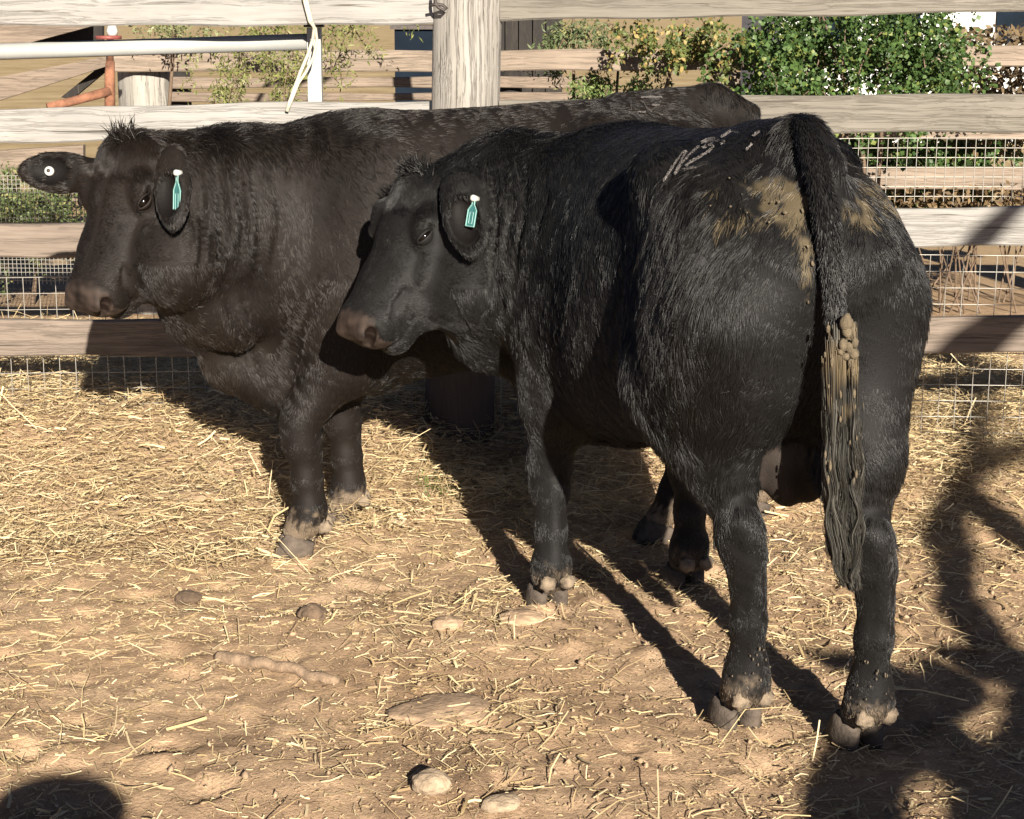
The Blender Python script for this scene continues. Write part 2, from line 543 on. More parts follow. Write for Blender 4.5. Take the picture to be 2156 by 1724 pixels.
# ------------------------------------------------------------------ the timber fence
def rail_solid(mb, u0, t0, b0, u1, t1, b1, y=FENCE_Y, th=.045, seed=0, lean=0.0):
    """a sawn rail from measured corners: slightly wavy edges, bevelled long edges"""
    A, B = P(u0, t0, y), P(u1, t1, y)
    C, D = P(u0, b0, y), P(u1, b1, y)
    rs = np.random.RandomState(seed)
    n = 26
    ph = rs.uniform(0, 6.28, 6)
    rings = []
    for i in range(n):
        s = i / (n - 1)
        top = A + (B - A) * s
        bot = C + (D - C) * s
        top = top + np.array([0, 0, .004 * math.sin(7 * s + ph[0]) + .003 * math.sin(19 * s + ph[1])])
        bot = bot + np.array([0, 0, .004 * math.sin(6 * s + ph[2]) + .003 * math.sin(23 * s + ph[3])])
        yo = .004 * math.sin(5 * s + ph[4])
        e = .006
        pts = []
        for (zz, yy) in ((bot[2] + e, yo), (top[2] - e, yo), (top[2], yo + e), (top[2], yo + th - e), (top[2] - e, yo + th), (bot[2] + e, yo + th), (bot[2], yo + th - e), (bot[2], yo + e)):
            x = bot[0] if zz < (top[2] + bot[2]) / 2 else top[0]
            pts.append((x, y + yy, zz))
        rings.append(pts)
    V = [p for r in rings for p in r]
    F = []
    for i in range(n - 1):
        for k in range(8):
            k2 = (k + 1) % 8
            F.append((i * 8 + k, (i + 1) * 8 + k, (i + 1) * 8 + k2, i * 8 + k2))
    F.append(tuple(range(8)))
    F.append(tuple((n - 1) * 8 + k for k in reversed(range(8))))
    mb.add(V, F)

def wire_grid(u0, v0, u1, v1, y, pitch, rad=.0016, sag=.004, seed=0, zlow=None):
    """welded mesh sheet: one tube per wire, all in one part"""
    mb = MB()
    rs = np.random.RandomState(seed)
    A = P(u0, v0, y); B = P(u1, v1, y)
    x0, x1 = A[0], B[0]
    z1, z0 = A[2], (B[2] if zlow is None else zlow)
    nx = int((x1 - x0) / pitch); nz = int((z1 - z0) / pitch)
    ph = rs.uniform(0, 6.28, 4)
    def off(x, z):
        return np.array([.004 * math.sin(3 * z + ph[0] + 2 * x), sag * math.sin(2.3 * x + ph[1]) + sag * math.sin(5 * z + ph[2]), .005 * math.sin(2.1 * x + ph[3])])
    for i in range(nx + 1):
        x = x0 + i * pitch
        mb.tube([np.array([x, y, z]) + off(x, z) for z in np.linspace(z0, z1, 6)], rad, 5, False)
    for k in range(nz + 1):
        z = z1 - k * pitch
        mb.tube([np.array([x, y + 2 * rad, z]) + off(x, z) for x in np.linspace(x0, x1, 16)], rad, 5, False)
    return mb

def log_post(mb, base, top, r0, r1, n=28, seed=0, rings=14, rough=.03):
    rs = np.random.RandomState(seed)
    base, top = np.array(base, float), np.array(top, float)
    ang = np.linspace(0, 2 * math.pi, n, endpoint=False)
    prof = 1 + rough * np.sin(2 * ang + rs.uniform(0, 6)) + rough * .7 * np.sin(5 * ang + rs.uniform(0, 6)) + rough * .45 * np.sin(11 * ang + rs.uniform(0, 6))
    V = []
    for i in range(rings):
        t = i / (rings - 1)
        c = base + (top - base) * t
        r = r0 + (r1 - r0) * t
        if i == rings - 1: r *= .93
        w = 1 + .012 * np.sin(7 * t + ang * 2)
        for a, p, q in zip(ang, prof, w):
            V.append((c[0] + r * p * q * math.cos(a), c[1] + r * p * q * math.sin(a), c[2]))
    F = []
    for i in range(rings - 1):
        for k in range(n):
            k2 = (k + 1) % n
            F.append((i * n + k, i * n + k2, (i + 1) * n + k2, (i + 1) * n + k))
    F.append(tuple((rings - 1) * n + k for k in range(n)))
    F.append(tuple(reversed(range(n))))
    mb.add(V, F)

def build_fence():
    f = empty('timber_rail_fence', (0, FENCE_Y, 0))
    tag(f, 'weathered grey timber rail fence with wire mesh, close behind both bulls', 'fence')
    def rail(mat, seed, *a, **k):
        mb = MB(); rail_solid(mb, *a, seed=seed, **k); return mb.build('rail', mat, f, False)
    # left of the post, top to bottom
    rail(M['wood_pale'], 1, -330, -22, 60, 912, -30, 49)
    rail(M['wood_pale'], 2, -330, 233, 305, 903, 214, 286)
    rail(M['wood_brown'], 3, -330, 472, 543, 925, 466, 537)
    rail(M['wood_brown'], 4, -330, 678, 753, 915, 672, 748)
    # right of the post
    rail(M['wood_grey'], 5, 1052, -48, 47, 2500, -75, 14)
    rail(M['wood_grey'], 6, 1050, 212, 292, 2500, 190, 273)
    rail(M['wood_pale'], 7, 1045, 448, 530, 2500, 430, 516)
    rail(M['wood_brown'], 8, 1040, 674, 750, 2500, 663, 739)
    mb = MB()
    b = P(962, 985, 6.70); t = P(986, -40, 6.70)
    log_post(mb, (b[0], 6.80, -.15), (t[0], 6.80, t[2] + .12), .128, .122, seed=4)
    mb.build('post', M['wood_dark_foot'], f, True)
    for u in (-420, 2480):
        mb = MB(); c = P(u, 500, 6.85)
        log_post(mb, (c[0], 6.88, -.1), (c[0], 6.88, 1.75), .11, .105, seed=int(abs(u))); mb.build('post', M['wood_post'], f, True)
    ym = FENCE_Y + .052
    wire_grid(-330, 583, 900, 850, ym, .0585, seed=3, zlow=.1).build('wire_mesh', M['wire'], f, True)
    wire_grid(1052, 538, 2500, 870, ym, .0595, seed=5, zlow=.02).build('wire_mesh', M['wire'], f, True)
    wire_grid(1052, 294, 2500, 428, ym + .004, .0345, .0015, seed=7).build('wire_mesh', M['wire'], f, True)
    # twist of tie wire on the post
    mb = MB()
    mb.tube([P(u, v, 6.655) for u, v in ((905, 12), (918, 9), (932, 11), (940, 18), (934, 22), (924, 17), (917, 10), (915, -4), (916, -20))], .006, 6)
    mb.build('tie_wire', M['tie'], f, True)
    # rope over the top rail and down to the second one
    mb = MB()
    mb.tube([P(u, v, y) for u, v, y in ((640, -30, 6.72), (646, 5, 6.725), (654, 40, 6.73), (661, 58, 6.75), (659, 80, 6.775), (648, 115, 6.77), (633, 150, 6.76), (618, 190, 6.745), (609, 216, 6.735), (604, 235, 6.73))], .0065, 7)
    mb.tube([P(u, v, y) for u, v, y in ((634, -30, 6.715), (641, 5, 6.72), (651, 45, 6.725), (664, 60, 6.755), (667, 85, 6.77), (660, 120, 6.765), (645, 150, 6.755), (628, 175, 6.75), (618, 200, 6.74), (607, 228, 6.73))], .0055, 7)
    o = mb.build('rope', M['rope'], None, True)
    tag(o, 'knotted cream rope hanging over the top rail beside the steel gate upright', 'rope')
    # galvanised gate behind the rails
    g = empty('steel_gate', tuple(P(655, 800, 6.92)))
    tag(g, 'galvanised pipe gate hung behind the rails left of the post', 'gate')
    mb = MB(); mb.tube([P(-400, 122, 6.93), P(646, 88, 6.93)], .029, 18); mb.build('top_pipe', M['galv'], g, True)
    mb = MB()
    a = P(645, 52, 6.90); b = P(674, 52, 6.90); lo = P(650, 900, 6.9)
    mb.box((a[0], 6.90, .1), (b[0], 6.95, a[2] - .01)); mb.build('upright', M['galv'], g)
    mb = MB(); mb.box((a[0] - .01, 6.895, a[2] - .009), (b[0] + .01, 6.955, a[2] + .02)); mb.build('upright_cap', M['tie'], g)

build_ground()
build_straw()
build_yard_bits()
build_fence()
# ------------------------------------------------------------------ beyond the fence
def leaf_mesh(name, pts, sizes, cols, parent=None, seed=0, narrow=1.0, dirs=None):
    """one small folded leaf (two quads) at every point"""
    rs = np.random.RandomState(seed)
    n = len(pts)
    d = norm(rs.normal(size=(n, 3)) + np.array([0, -.3, -.5])) if dirs is None else norm(dirs + rs.normal(0, .35, (n, 3)))
    up = norm(rs.normal(size=(n, 3)) + np.array([.1, -.8, .5]))
    side = norm(np.cross(d, up)); nn = np.cross(side, d)
    L = sizes[:, None]; W = sizes[:, None] * .36 * narrow
    fold = .25
    V = np.zeros((n, 6, 3))
    V[:, 0] = pts
    V[:, 1] = pts + d * L * .45 + side * W + nn * W * fold
    V[:, 2] = pts + d * L
    V[:, 3] = pts + d * L * .45 - side * W + nn * W * fold
    V[:, 4] = pts + d * L * .5
    V[:, 5] = pts + d * L * .5
    i = np.arange(n)[:, None] * 6
    F = np.concatenate([i + np.array([0, 1, 2, 4]), i + np.array([0, 4, 2, 3])])
    V = np.delete(V, 5, axis=1)
    i = np.arange(n)[:, None] * 5
    F = np.concatenate([i + np.array([0, 1, 2, 4]), i + np.array([0, 4, 2, 3])])
    return mesh(name, V.reshape(-1, 3), F, M['leaf'], parent, False, tint=np.repeat(cols, 5, 0))

def leaf_cols(n, rs, dark, light, yellow=None, py=0.0):
    k = rs.rand(n)[:, None]
    c = np.array(dark) + (np.array(light) - np.array(dark)) * k
    if yellow is not None:
        c = np.where((rs.rand(n) < py)[:, None], np.array(yellow), c)
    return c

def strands(rs, start, length, spread, n_leaf, droop=1.0, jitter=.03):
    """points along drooping stems, returns leaf points, directions and the stems"""
    pts, dirs, stems = [], [], []
    for s, L in zip(start, length):
        d = norm(np.array([rs.normal(0, spread), rs.normal(0, spread), rs.normal(.2, .5)]))
        p = np.array(s, float); stem = [p.copy()]
        k = 8
        for i in range(k):
            d = norm(d + np.array([rs.normal(0, .2), rs.normal(0, .2), -.35 * droop]))
            q = p + d * L / k
            m = max(1, int(n_leaf / k))
            for t in rs.rand(m):
                pts.append(p + (q - p) * t + rs.normal(0, jitter, 3)); dirs.append(d)
            p = q; stem.append(p.copy())
        stems.append(stem)
    return np.array(pts), np.array(dirs), stems

def build_bush():
    rs = np.random.RandomState(8)
    y = 9.6
    root = P(1800, 240, y); root[2] = 0.05
    b = empty('vine_bush', (root[0], y, 0))
    tag(b, 'dense bright green leafy bush sprawling over the far fence', 'bush')
    blobs = []   # (u, v, depth, radius px)
    for u, v, r in ((1640, 70, 60), (1600, 120, 50), (1700, 60, 80), (1700, 130, 85), (1650, 180, 50), (1780, 80, 90), (1780, 160, 85), (1860, 60, 80),
                    (1860, 140, 90), (1940, 90, 75), (1940, 160, 85), (1995, 120, 50), (2000, 180, 45), (1750, 215, 60), (1900, 220, 80), (1830, 10, 80), (1950, 20, 70),
                    (1620, 215, 40), (1860, 330, 70), (1950, 320, 60), (1780, 320, 60), (2060, 330, 45)):
        blobs.append((u, v, r))
    start, length = [], []
    for u, v, r in blobs:
        for _ in range(17):
            a = rs.uniform(0, 6.28); q = r * math.sqrt(rs.rand())
            yy = (y if v < 240 else 10.25) + rs.normal(0, .2 if v < 240 else .12)
            start.append(P(u + q * math.cos(a), v + q * .8 * math.sin(a) - 20, yy)); length.append(rs.uniform(.14, .34))
    pts, dirs, stems = strands(rs, start, length, .7, 52, 1.0, .022)
    keep = pts[:, 2] > .15
    pts, dirs = pts[keep], dirs[keep]
    n = len(pts)
    base = leaf_cols(n, rs, (.030, .066, .018), (.105, .18, .05), (.20, .24, .065), .12)
    leaf_mesh('foliage', pts, rs.uniform(.015, .034, n), base, b, 9, 1.3)
    mb = MB()
    for s in stems[::7]:
        mb.tube(s, .0035, 4, False)
    for k in range(7):
        u = rs.uniform(1640, 1980)
        p = P(u, 300, y + rs.uniform(-.1, .2)); top = P(u + rs.uniform(-60, 60), rs.uniform(30, 120), y)
        mb.tube([(p[0], p[1], 0), (p + top) / 2 + rs.normal(0, .04, 3), top], [.016, .012, .006], 6, False)
    mb.build('stem', M['bark'], b, True)

def build_pepper():
    """feathery yellow-green tree hanging over the far fence on the left, and the loose creepers by the post"""
    rs = np.random.RandomState(12)
    def feather(name, lab, cat, y, spots, dark, light, size, narrow, nl=70, L=(.2, .45), group=None, yellow=(.30, .29, .12), py=.12, trunk=None):
        start, length = [], []
        for u, v, r, k in spots:
            for _ in range(k):
                start.append(P(u + rs.normal(0, r), v + rs.normal(0, r * .45), y + rs.normal(0, .14))); length.append(rs.uniform(*L))
        pts, dirs, stems = strands(rs, start, length, .45, nl, 1.25, .02)
        n = len(pts)
        c = P(spots[0][0] if trunk is None else trunk[0], 300, y if trunk is None else trunk[1])
        b = empty(name, (c[0], c[1], 0))
        tag(b, lab, cat, group)
        leaf_mesh('foliage', pts, rs.uniform(.7, 1.2, n) * size, leaf_cols(n, rs, dark, light, yellow, py), b, 4, narrow)
        mb = MB()
        for s in stems[::3]:
            mb.tube(s, .003, 4, False)
        mb.build('twig', M['bark'], b, True)
        s0 = np.array(start).mean(0)
        mb = MB()
        if trunk is None:
            mb.tube([(c[0], y + .1, 0), (c[0] + .05, y + .12, s0[2] * .6), s0 + np.array([0, .05, .1])], [.014, .011, .007], 7, False)
        else:                                             # an overhanging tree: trunk out of sight, boughs above the rails
            mb.tube([(c[0], c[1], 0), (c[0] + .05, c[1], 1.5), (c[0] - .02, c[1], 2.4)], [.09, .075, .05], 10, False)
            for u in (480, 560, 620, 720):
                e = P(u, 20, y); mb.tube([(c[0] - .02, c[1], 2.3), (c[0] * .4 + e[0] * .6, y + .2, 2.35), e], [.03, .02, .006], 7, False)
        mb.build('trunk', M['bark'], b, True)
    feather('pepper_tree', 'feathery yellow-green tree drooping behind the steel gate', 'tree', 9.3,
            ((500, 100, 20, 5), (560, 60, 45, 6), (620, 110, 26, 7), (505, 150, 14, 4), (470, 185, 8, 3), (640, 170, 14, 4), (712, 52, 16, 6), (735, 66, 10, 2)), (.11, .135, .035), (.26, .28, .09), .036, .30, 90, trunk=(985, 10.6))
    feather('creeper', 'pale thin creeper along the top of the far fence above the stump', 'creeper', 9.75,
            ((320, 58, 30, 7), (370, 62, 30, 6), (420, 58, 20, 4)), (.16, .18, .08), (.30, .32, .16), .03, .5, 44, (.06, .16))
    feather('grey_shrub', 'grey-green feathery shrub just right of the big post', 'shrub', 10.25,
            ((1190, 70, 28, 10), (1225, 75, 22, 7), (1160, 90, 14, 4)), (.08, .115, .05), (.19, .23, .105), .034, .4, 80, L=(.12, .3))
    feather('ragged_vine', 'ragged vine of mixed green and dry yellow leaves over the pale stub post', 'vine', 9.75,
            ((1340, 70, 30, 8), (1395, 85, 20, 6), (1440, 95, 22, 7), (1500, 80, 26, 11), (1520, 135, 14, 5), (1470, 60, 25, 6)), (.06, .10, .025), (.19, .21, .07), .030, .9, 56, (.08, .22), None, (.36, .27, .10), .22)
    feather('low_weed', 'bright green weed growing behind the back of the bull by the fence', 'weed', 10.2,
            ((1270, 180, 45, 14), (1350, 175, 35, 10)), (.08, .14, .035), (.22, .28, .10), .035, .45, 80, (.1, .22))
    feather('wire_shrub', 'grey-green bush behind the fine wire sheet at the far left', 'bush', 10.3,
            ((40, 400, 50, 26), (90, 430, 40, 18), (20, 440, 40, 18), (-60, 420, 60, 20)), (.07, .11, .035), (.18, .22, .09), .03, .6, 110, (.15, .4))

def build_background():
    f = empty('far_rail_fence', (0, 9.9, 0))
    tag(f, 'dusty brown timber fence standing beyond the near one', 'fence')
    y = 9.9
    def rail(mat, seed, *a):
        mb = MB(); rail_solid(mb, *a, y=y, th=.05, seed=seed); return mb.build('rail', mat, f)
    rail(M['wood_far'], 11, 236, 106, 151, 1560, 104, 150)
    rail(M['wood_far'], 12, 1563, 108, 150, 2600, 84, 128)
    rail(M['wood_far'], 13, 236, 250, 300, 2600, 240, 290)
    rail(M['wood_far'], 14, 900, 356, 402, 2600, 352, 398)
    def post(u, vtop, r, mat, y_=10.02, seed=0):
        mb = MB(); c = P(u, vtop, y_)
        log_post(mb, (c[0], y_, -.1), (c[0], y_, c[2]), r * 1.06, r, seed=seed, rough=.05)
        mb.build('post', mat, f, True)
    post(302, 100, .135, M['wood_post'], 10.1, 3)
    post(1532, 152, .066, M['wood_far'], 9.82, 5)
    post(2450, 60, .1, M['wood_far'], 10.05, 7)
    # a third fence, lower, in the shade of the shrubs
    f3 = empty('back_rail_fence', (0, 13, 0))
    tag(f3, 'shaded lower timber fence seen between the gate and the big post', 'fence')
    for k, (a, b) in enumerate(((163, 186), (196, 214))):
        mb = MB(); rail_solid(mb, 300, a, b, 1240, a - 1, b - 1, y=13.0, th=.05, seed=40 + k); mb.build('rail', M['wood_ramp'], f3)
    for u in (372, 1075):
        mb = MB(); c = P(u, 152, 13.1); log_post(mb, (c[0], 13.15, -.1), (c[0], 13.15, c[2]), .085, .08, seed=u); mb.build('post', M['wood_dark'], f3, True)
    # loading ramp timbers on the left
    r = empty('loading_ramp', tuple(P(100, 500, 10.5)))
    tag(r, 'sloping brown timber sides of a loading ramp at the far left', 'ramp')
    def plank(name, y, q, th=.06, mat=M['wood_ramp']):
        mb = MB()
        pts = [P(u, v, y) for u, v in q]
        mb.hexa([pts[0], pts[1], pts[1] + (0, th, 0), pts[0] + (0, th, 0), pts[3], pts[2], pts[2] + (0, th, 0), pts[3] + (0, th, 0)])
        mb.build(name, mat, r)
    plank('side_board', 10.3, ((-200, 275), (223, 140), (223, 119), (-200, 200)))
    plank('side_board', 10.6, ((-200, 160), (190, 56), (190, 10), (-200, 60)))
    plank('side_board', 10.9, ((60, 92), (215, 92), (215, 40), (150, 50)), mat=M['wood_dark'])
    plank('side_board', 10.35, ((-200, 440), (175, 330), (175, 306), (-200, 330)))
    plank('side_board', 10.4, ((-200, 540), (200, 410), (200, 380), (-200, 490)), .05)
    plank('brace', 10.45, ((150, 210), (222, 150), (222, 130), (128, 205)), .05, M['wood_dark'])
    # fine wire sheet between ramp and fence
    s = wire_grid(-330, 372, 230, 600, 9.5, .021, .0016, seed=9)
    o = s.build('wire_sheet', M['wire'], None, True)
    tag(o, 'fine upright wire sheet behind the left end of the fence', 'wire sheet')
    # rusty stand pipe with valve
    sp = empty('stand_pipe', tuple(P(232, 500, 9.2)))
    tag(sp, 'orange rusty water pipe with red valve wheel beside the pale stump post', 'pipe')
    mb = MB(); a = P(232, 78, 9.2); b = P(232, 300, 9.2)
    mb.tube([b, P(231, 160, 9.2), P(232, 128, 9.2)], [.026, .025, .021], 14); mb.tube([P(232, 130, 9.2), a], .016, 12); mb.build('riser', M['rust'], sp, True)
    mb = MB(); mb.tube([P(231, 192, 9.19), P(150, 214, 9.1), P(100, 226, 9.05)], [.024, .021, .021], 12); mb.build('branch_pipe', M['rust'], sp, True)
    mb = MB(); c = P(228, 79, 9.2); mb.tube([c - (0, 0, .008), c + (0, 0, .008)], .062, 20); mb.build('valve_wheel', M['red'], sp, True)
    mb = MB(); c = P(236, 66, 9.2); mb.tube([c - (0, 0, .02), c, c + (0, 0, .03)], [.022, .028, .018], 12); mb.build('valve_cap', M['white'], sp, True)
    # trough and dark shed
    t = empty('water_trough', tuple(P(872, 110, 14.5)))
    tag(t, 'dark blue trough seen left of the big post under the top rail', 'trough')
    mb = MB(); a = P(831, 145, 14.5); b = P(940, 62, 14.5)
    mb.box((a[0], 14.5, 0), (b[0], 15.3, b[2])); mb.build('tank', M['navy'], t)
    mb = MB(); mb.box((a[0] - .03, 14.46, b[2] - .0), (b[0] + .03, 15.34, b[2] + .03)); mb.build('rim', M['tie'], t)
    sh = empty('dark_shed', tuple(P(1120, 230, 16)))
    tag(sh, 'low dark shed of upright old boards right of the big post', 'shed')
    a = P(1000, 200, 16); b = P(1165, 20, 16)
    x = a[0]; rs = np.random.RandomState(2)
    mb = MB()
    while x < b[0]:
        w = rs.uniform(.10, .16); mb.box((x, 16 + rs.uniform(0, .03), 0), (x + w - .012, 16.05, b[2] - rs.uniform(0, .05))); x += w
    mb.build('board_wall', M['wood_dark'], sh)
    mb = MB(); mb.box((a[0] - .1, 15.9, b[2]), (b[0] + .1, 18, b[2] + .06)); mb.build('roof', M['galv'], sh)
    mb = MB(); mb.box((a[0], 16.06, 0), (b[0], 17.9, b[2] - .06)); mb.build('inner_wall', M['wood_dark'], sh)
    # white shed at far right
    w = empty('white_shed', tuple(P(1900, 60, 24)))
    tag(w, 'white painted building glimpsed behind the green bush', 'building')
    a = P(1640, 110, 24); b = P(2420, -60, 24)
    mb = MB(); mb.box((a[0], 24, 0), (b[0], 28, b[2])); mb.build('wall', M['white'], w)
    mb = MB(); mb.box((a[0] - .3, 23.7, b[2]), (b[0] + .3, 28.3, b[2] + .12)); mb.build('roof', M['galv'], w)
    for u in (1720, 1850, 2095):
        p = P(u, 90, 23.97); mb = MB(); mb.box((p[0], 23.96, p[2]), (p[0] + .5, 23.99, p[2] + .55)); mb.build('window', M['navy'], w)
    # dry ragged undergrowth at the right, in front of the building
    rs = np.random.RandomState(33)
    def thicket(name, lab, y, u0, u1, v0, v1, n, dark, light, size=.05):
        uu = rs.uniform(u0, u1, n); vv = rs.uniform(v0, v1, n); yy = y + rs.normal(0, .25, n)
        pts = np.array([P(a, b, c) for a, b, c in zip(uu, vv, yy)])
        c = P((u0 + u1) / 2, 300, y)
        b = empty(name, (c[0], y, 0)); tag(b, lab, 'shrub')
        leaf_mesh('foliage', pts, rs.uniform(.6, 1.3, n) * size, leaf_cols(n, rs, dark, light), b, 3, .7)
        mb = MB()
        for _ in range(13):
            u = rs.uniform(u0, u1); p = P(u, v1, y); p[2] = 0; q = P(u + rs.normal(0, 40), rs.uniform(v0, v1), y + rs.normal(0, .2))
            mb.tube([p, (p + q) / 2 + rs.normal(0, .06, 3), q], [.007, .005, .002], 4, False)
        mb.build('stem', M['bark'], b, True)
    thicket('dry_shrub', 'brown twiggy dry shrub at the right edge behind the fence', 10.6, 1990, 2330, 55, 330, 4200, (.10, .075, .045), (.24, .17, .09))
    thicket('hedge_plant', 'dark leafy plant low behind the wire mesh at the right', 10.7, 1640, 2080, 300, 480, 6500, (.03, .05, .018), (.11, .15, .045))
    thicket('dry_weed', 'dry brown weed low behind the right rails', 10.2, 1850, 2250, 385, 480, 1800, (.12, .085, .05), (.3, .21, .11), .04)

build_background()
build_bush()
build_pepper()

# ------------------------------------------------------------------ bulls: one continuous surface each, from a blended distance field
VOX = 0.0062

def rot_rows(x, y, z):
    return np.array([x, y, z], float)

class Field:
    def __init__(self):
        self.p = []
    def add(self, fn, lo, hi, k=.04, op='+', tg='body'):
        self.p.append((fn, np.array(lo, float), np.array(hi, float), k, op, tg))
    def cone(self, a, b, ra, rb, k=.05, op='+', tg='body'):
        a, b = np.array(a, float), np.array(b, float)
        ba = b - a; L2 = float(ba @ ba) + 1e-9
        def fn(x, y, z):
            px, py, pz = x - a[0], y - a[1], z - a[2]
            t = np.clip((px * ba[0] + py * ba[1] + pz * ba[2]) / L2, 0, 1)
            return np.sqrt((px - t * ba[0]) ** 2 + (py - t * ba[1]) ** 2 + (pz - t * ba[2]) ** 2) - (ra + t * (rb - ra))
        m = max(ra, rb)
        self.add(fn, np.minimum(a, b) - m, np.maximum(a, b) + m, k, op, tg)
    def chain(self, pts, rads, k=.05, op='+', tg='body'):
        for i in range(len(pts) - 1):
            self.cone(pts[i], pts[i + 1], rads[i], rads[i + 1], k, op, tg)
    def ell(self, c, r, ax=None, k=.05, op='+', tg='body'):
        c, r = np.array(c, float), np.array(r, float)
        A = np.eye(3) if ax is None else np.array(ax, float)
        def fn(x, y, z):
            px, py, pz = x - c[0], y - c[1], z - c[2]
            q = [(A[i, 0] * px + A[i, 1] * py + A[i, 2] * pz) / r[i] for i in range(3)]
            k0 = np.sqrt(q[0] ** 2 + q[1] ** 2 + q[2] ** 2)
            k1 = np.sqrt((q[0] / r[0]) ** 2 + (q[1] / r[1]) ** 2 + (q[2] / r[2]) ** 2) + 1e-6
            return k0 * (k0 - 1) / k1
        e = np.sqrt(((A * r[:, None]) ** 2).sum(0))
        self.add(fn, c - e, c + e, k, op, tg)
    def loft(self, tab, o=(0, 0, 0), ax=None, n=2.3, egg=0.0, k=.05, tg='body', cap=.05, bend=None):
        """cross-sections along the first axis: t, top, bottom, half width"""
        tab = np.array(tab, float)
        t = tab[:, 0]
        tt = np.linspace(t[0], t[-1], 240)
        def smooth(c):
            d = np.interp(tt, t, c)
            w = 15
            ker = np.hanning(w + 2)[1:-1]; ker /= ker.sum()
            return np.convolve(np.pad(d, w // 2, mode='edge'), ker, 'valid')
        top, bot, hw = smooth(tab[:, 1]), smooth(tab[:, 2]), smooth(tab[:, 3])
        zc, hh = (top + bot) / 2, (top - bot) / 2
        A = np.eye(3) if ax is None else np.array(ax, float)
        o = np.array(o, float)
        def fn(x, y, z):
            px, py, pz = x - o[0], y - o[1], z - o[2]
            if ax is None:
                a, b, c = px, py, pz
            else:
                a = A[0, 0] * px + A[0, 1] * py + A[0, 2] * pz
                b = A[1, 0] * px + A[1, 1] * py + A[1, 2] * pz
                c = A[2, 0] * px + A[2, 1] * py + A[2, 2] * pz
            ta = np.clip(a, t[0], t[-1])
            w = np.interp(ta, tt, hw); h = np.interp(ta, tt, hh); zz = np.interp(ta, tt, zc)
            if bend is not None:
                b = b - bend(a)
            c = c - zz
            w = w * (1 - (egg(ta) if callable(egg) else egg) * np.clip(c / h, -1, 1))
            u, v = np.abs(b) / w, np.abs(c) / h
            r = (u ** n + v ** n + 1e-9) ** (1 / n)
            gx, gz = u ** (n - 1) / w, v ** (n - 1) / h
            g = r ** (1 - n) * np.sqrt(gx * gx + gz * gz) + 1e-4
            d = (r - 1) / g
            e = np.maximum(a - t[-1], t[0] - a)
            hk = np.clip(cap - np.abs(d - e), 0, None) / cap
            return np.maximum(d, e) + hk * hk * cap * .25
        cs = np.array([[tv, s * w, zv] for tv, w, zt, zb in zip(tt, hw, top, bot) for s in (-1.1, 1.1) for zv in (zt, zb)])
        W = cs @ A + o if ax is not None else cs + o
        self.add(fn, W.min(0) - .04, W.max(0) + .04, k, '+', tg)

    def grid(self, lo, hi, h):
        lo = np.array(lo, float)
        n = np.ceil((np.array(hi) - lo) / h).astype(int) + 1
        axs = [lo[i] + np.arange(n[i]) * h for i in range(3)]
        G = np.full(n, .5, np.float32)
        for fn, a, b, k, op, tg in self.p:
            m = k + .03
            i0 = np.clip(np.floor((a - m - lo) / h).astype(int), 0, n); i1 = np.clip(np.ceil((b + m - lo) / h).astype(int) + 1, 0, n)
            if (i1 <= i0).any():
                continue
            sl = tuple(slice(i0[i], i1[i]) for i in range(3))
            d = fn(axs[0][sl[0]][:, None, None].astype(np.float32), axs[1][sl[1]][None, :, None].astype(np.float32), axs[2][sl[2]][None, None, :].astype(np.float32)).astype(np.float32)
            g = G[sl]
            if op == '+':
                q = np.clip(k - np.abs(g - d), 0, None) / k
                G[sl] = np.minimum(g, d) - q * q * k * .25
            else:
                q = np.clip(k - np.abs(g + d), 0, None) / k
                G[sl] = np.maximum(g, -d) + q * q * k * .25
        return G, lo

    def tags(self, V):
        best = np.full(len(V), 9.0); out = np.zeros(len(V), int)
        names = sorted({p[5] for p in self.p})
        for fn, a, b, k, op, tg in self.p:
            if op != '+':
                continue
            m = np.all((V > a - .06) & (V < b + .06), axis=1)
            if not m.any():
                continue
            d = fn(V[m, 0], V[m, 1], V[m, 2])
            idx = np.where(m)[0]
            u = d < best[idx]
            best[idx[u]] = d[u]; out[idx[u]] = names.index(tg)
        return np.array(names)[out]

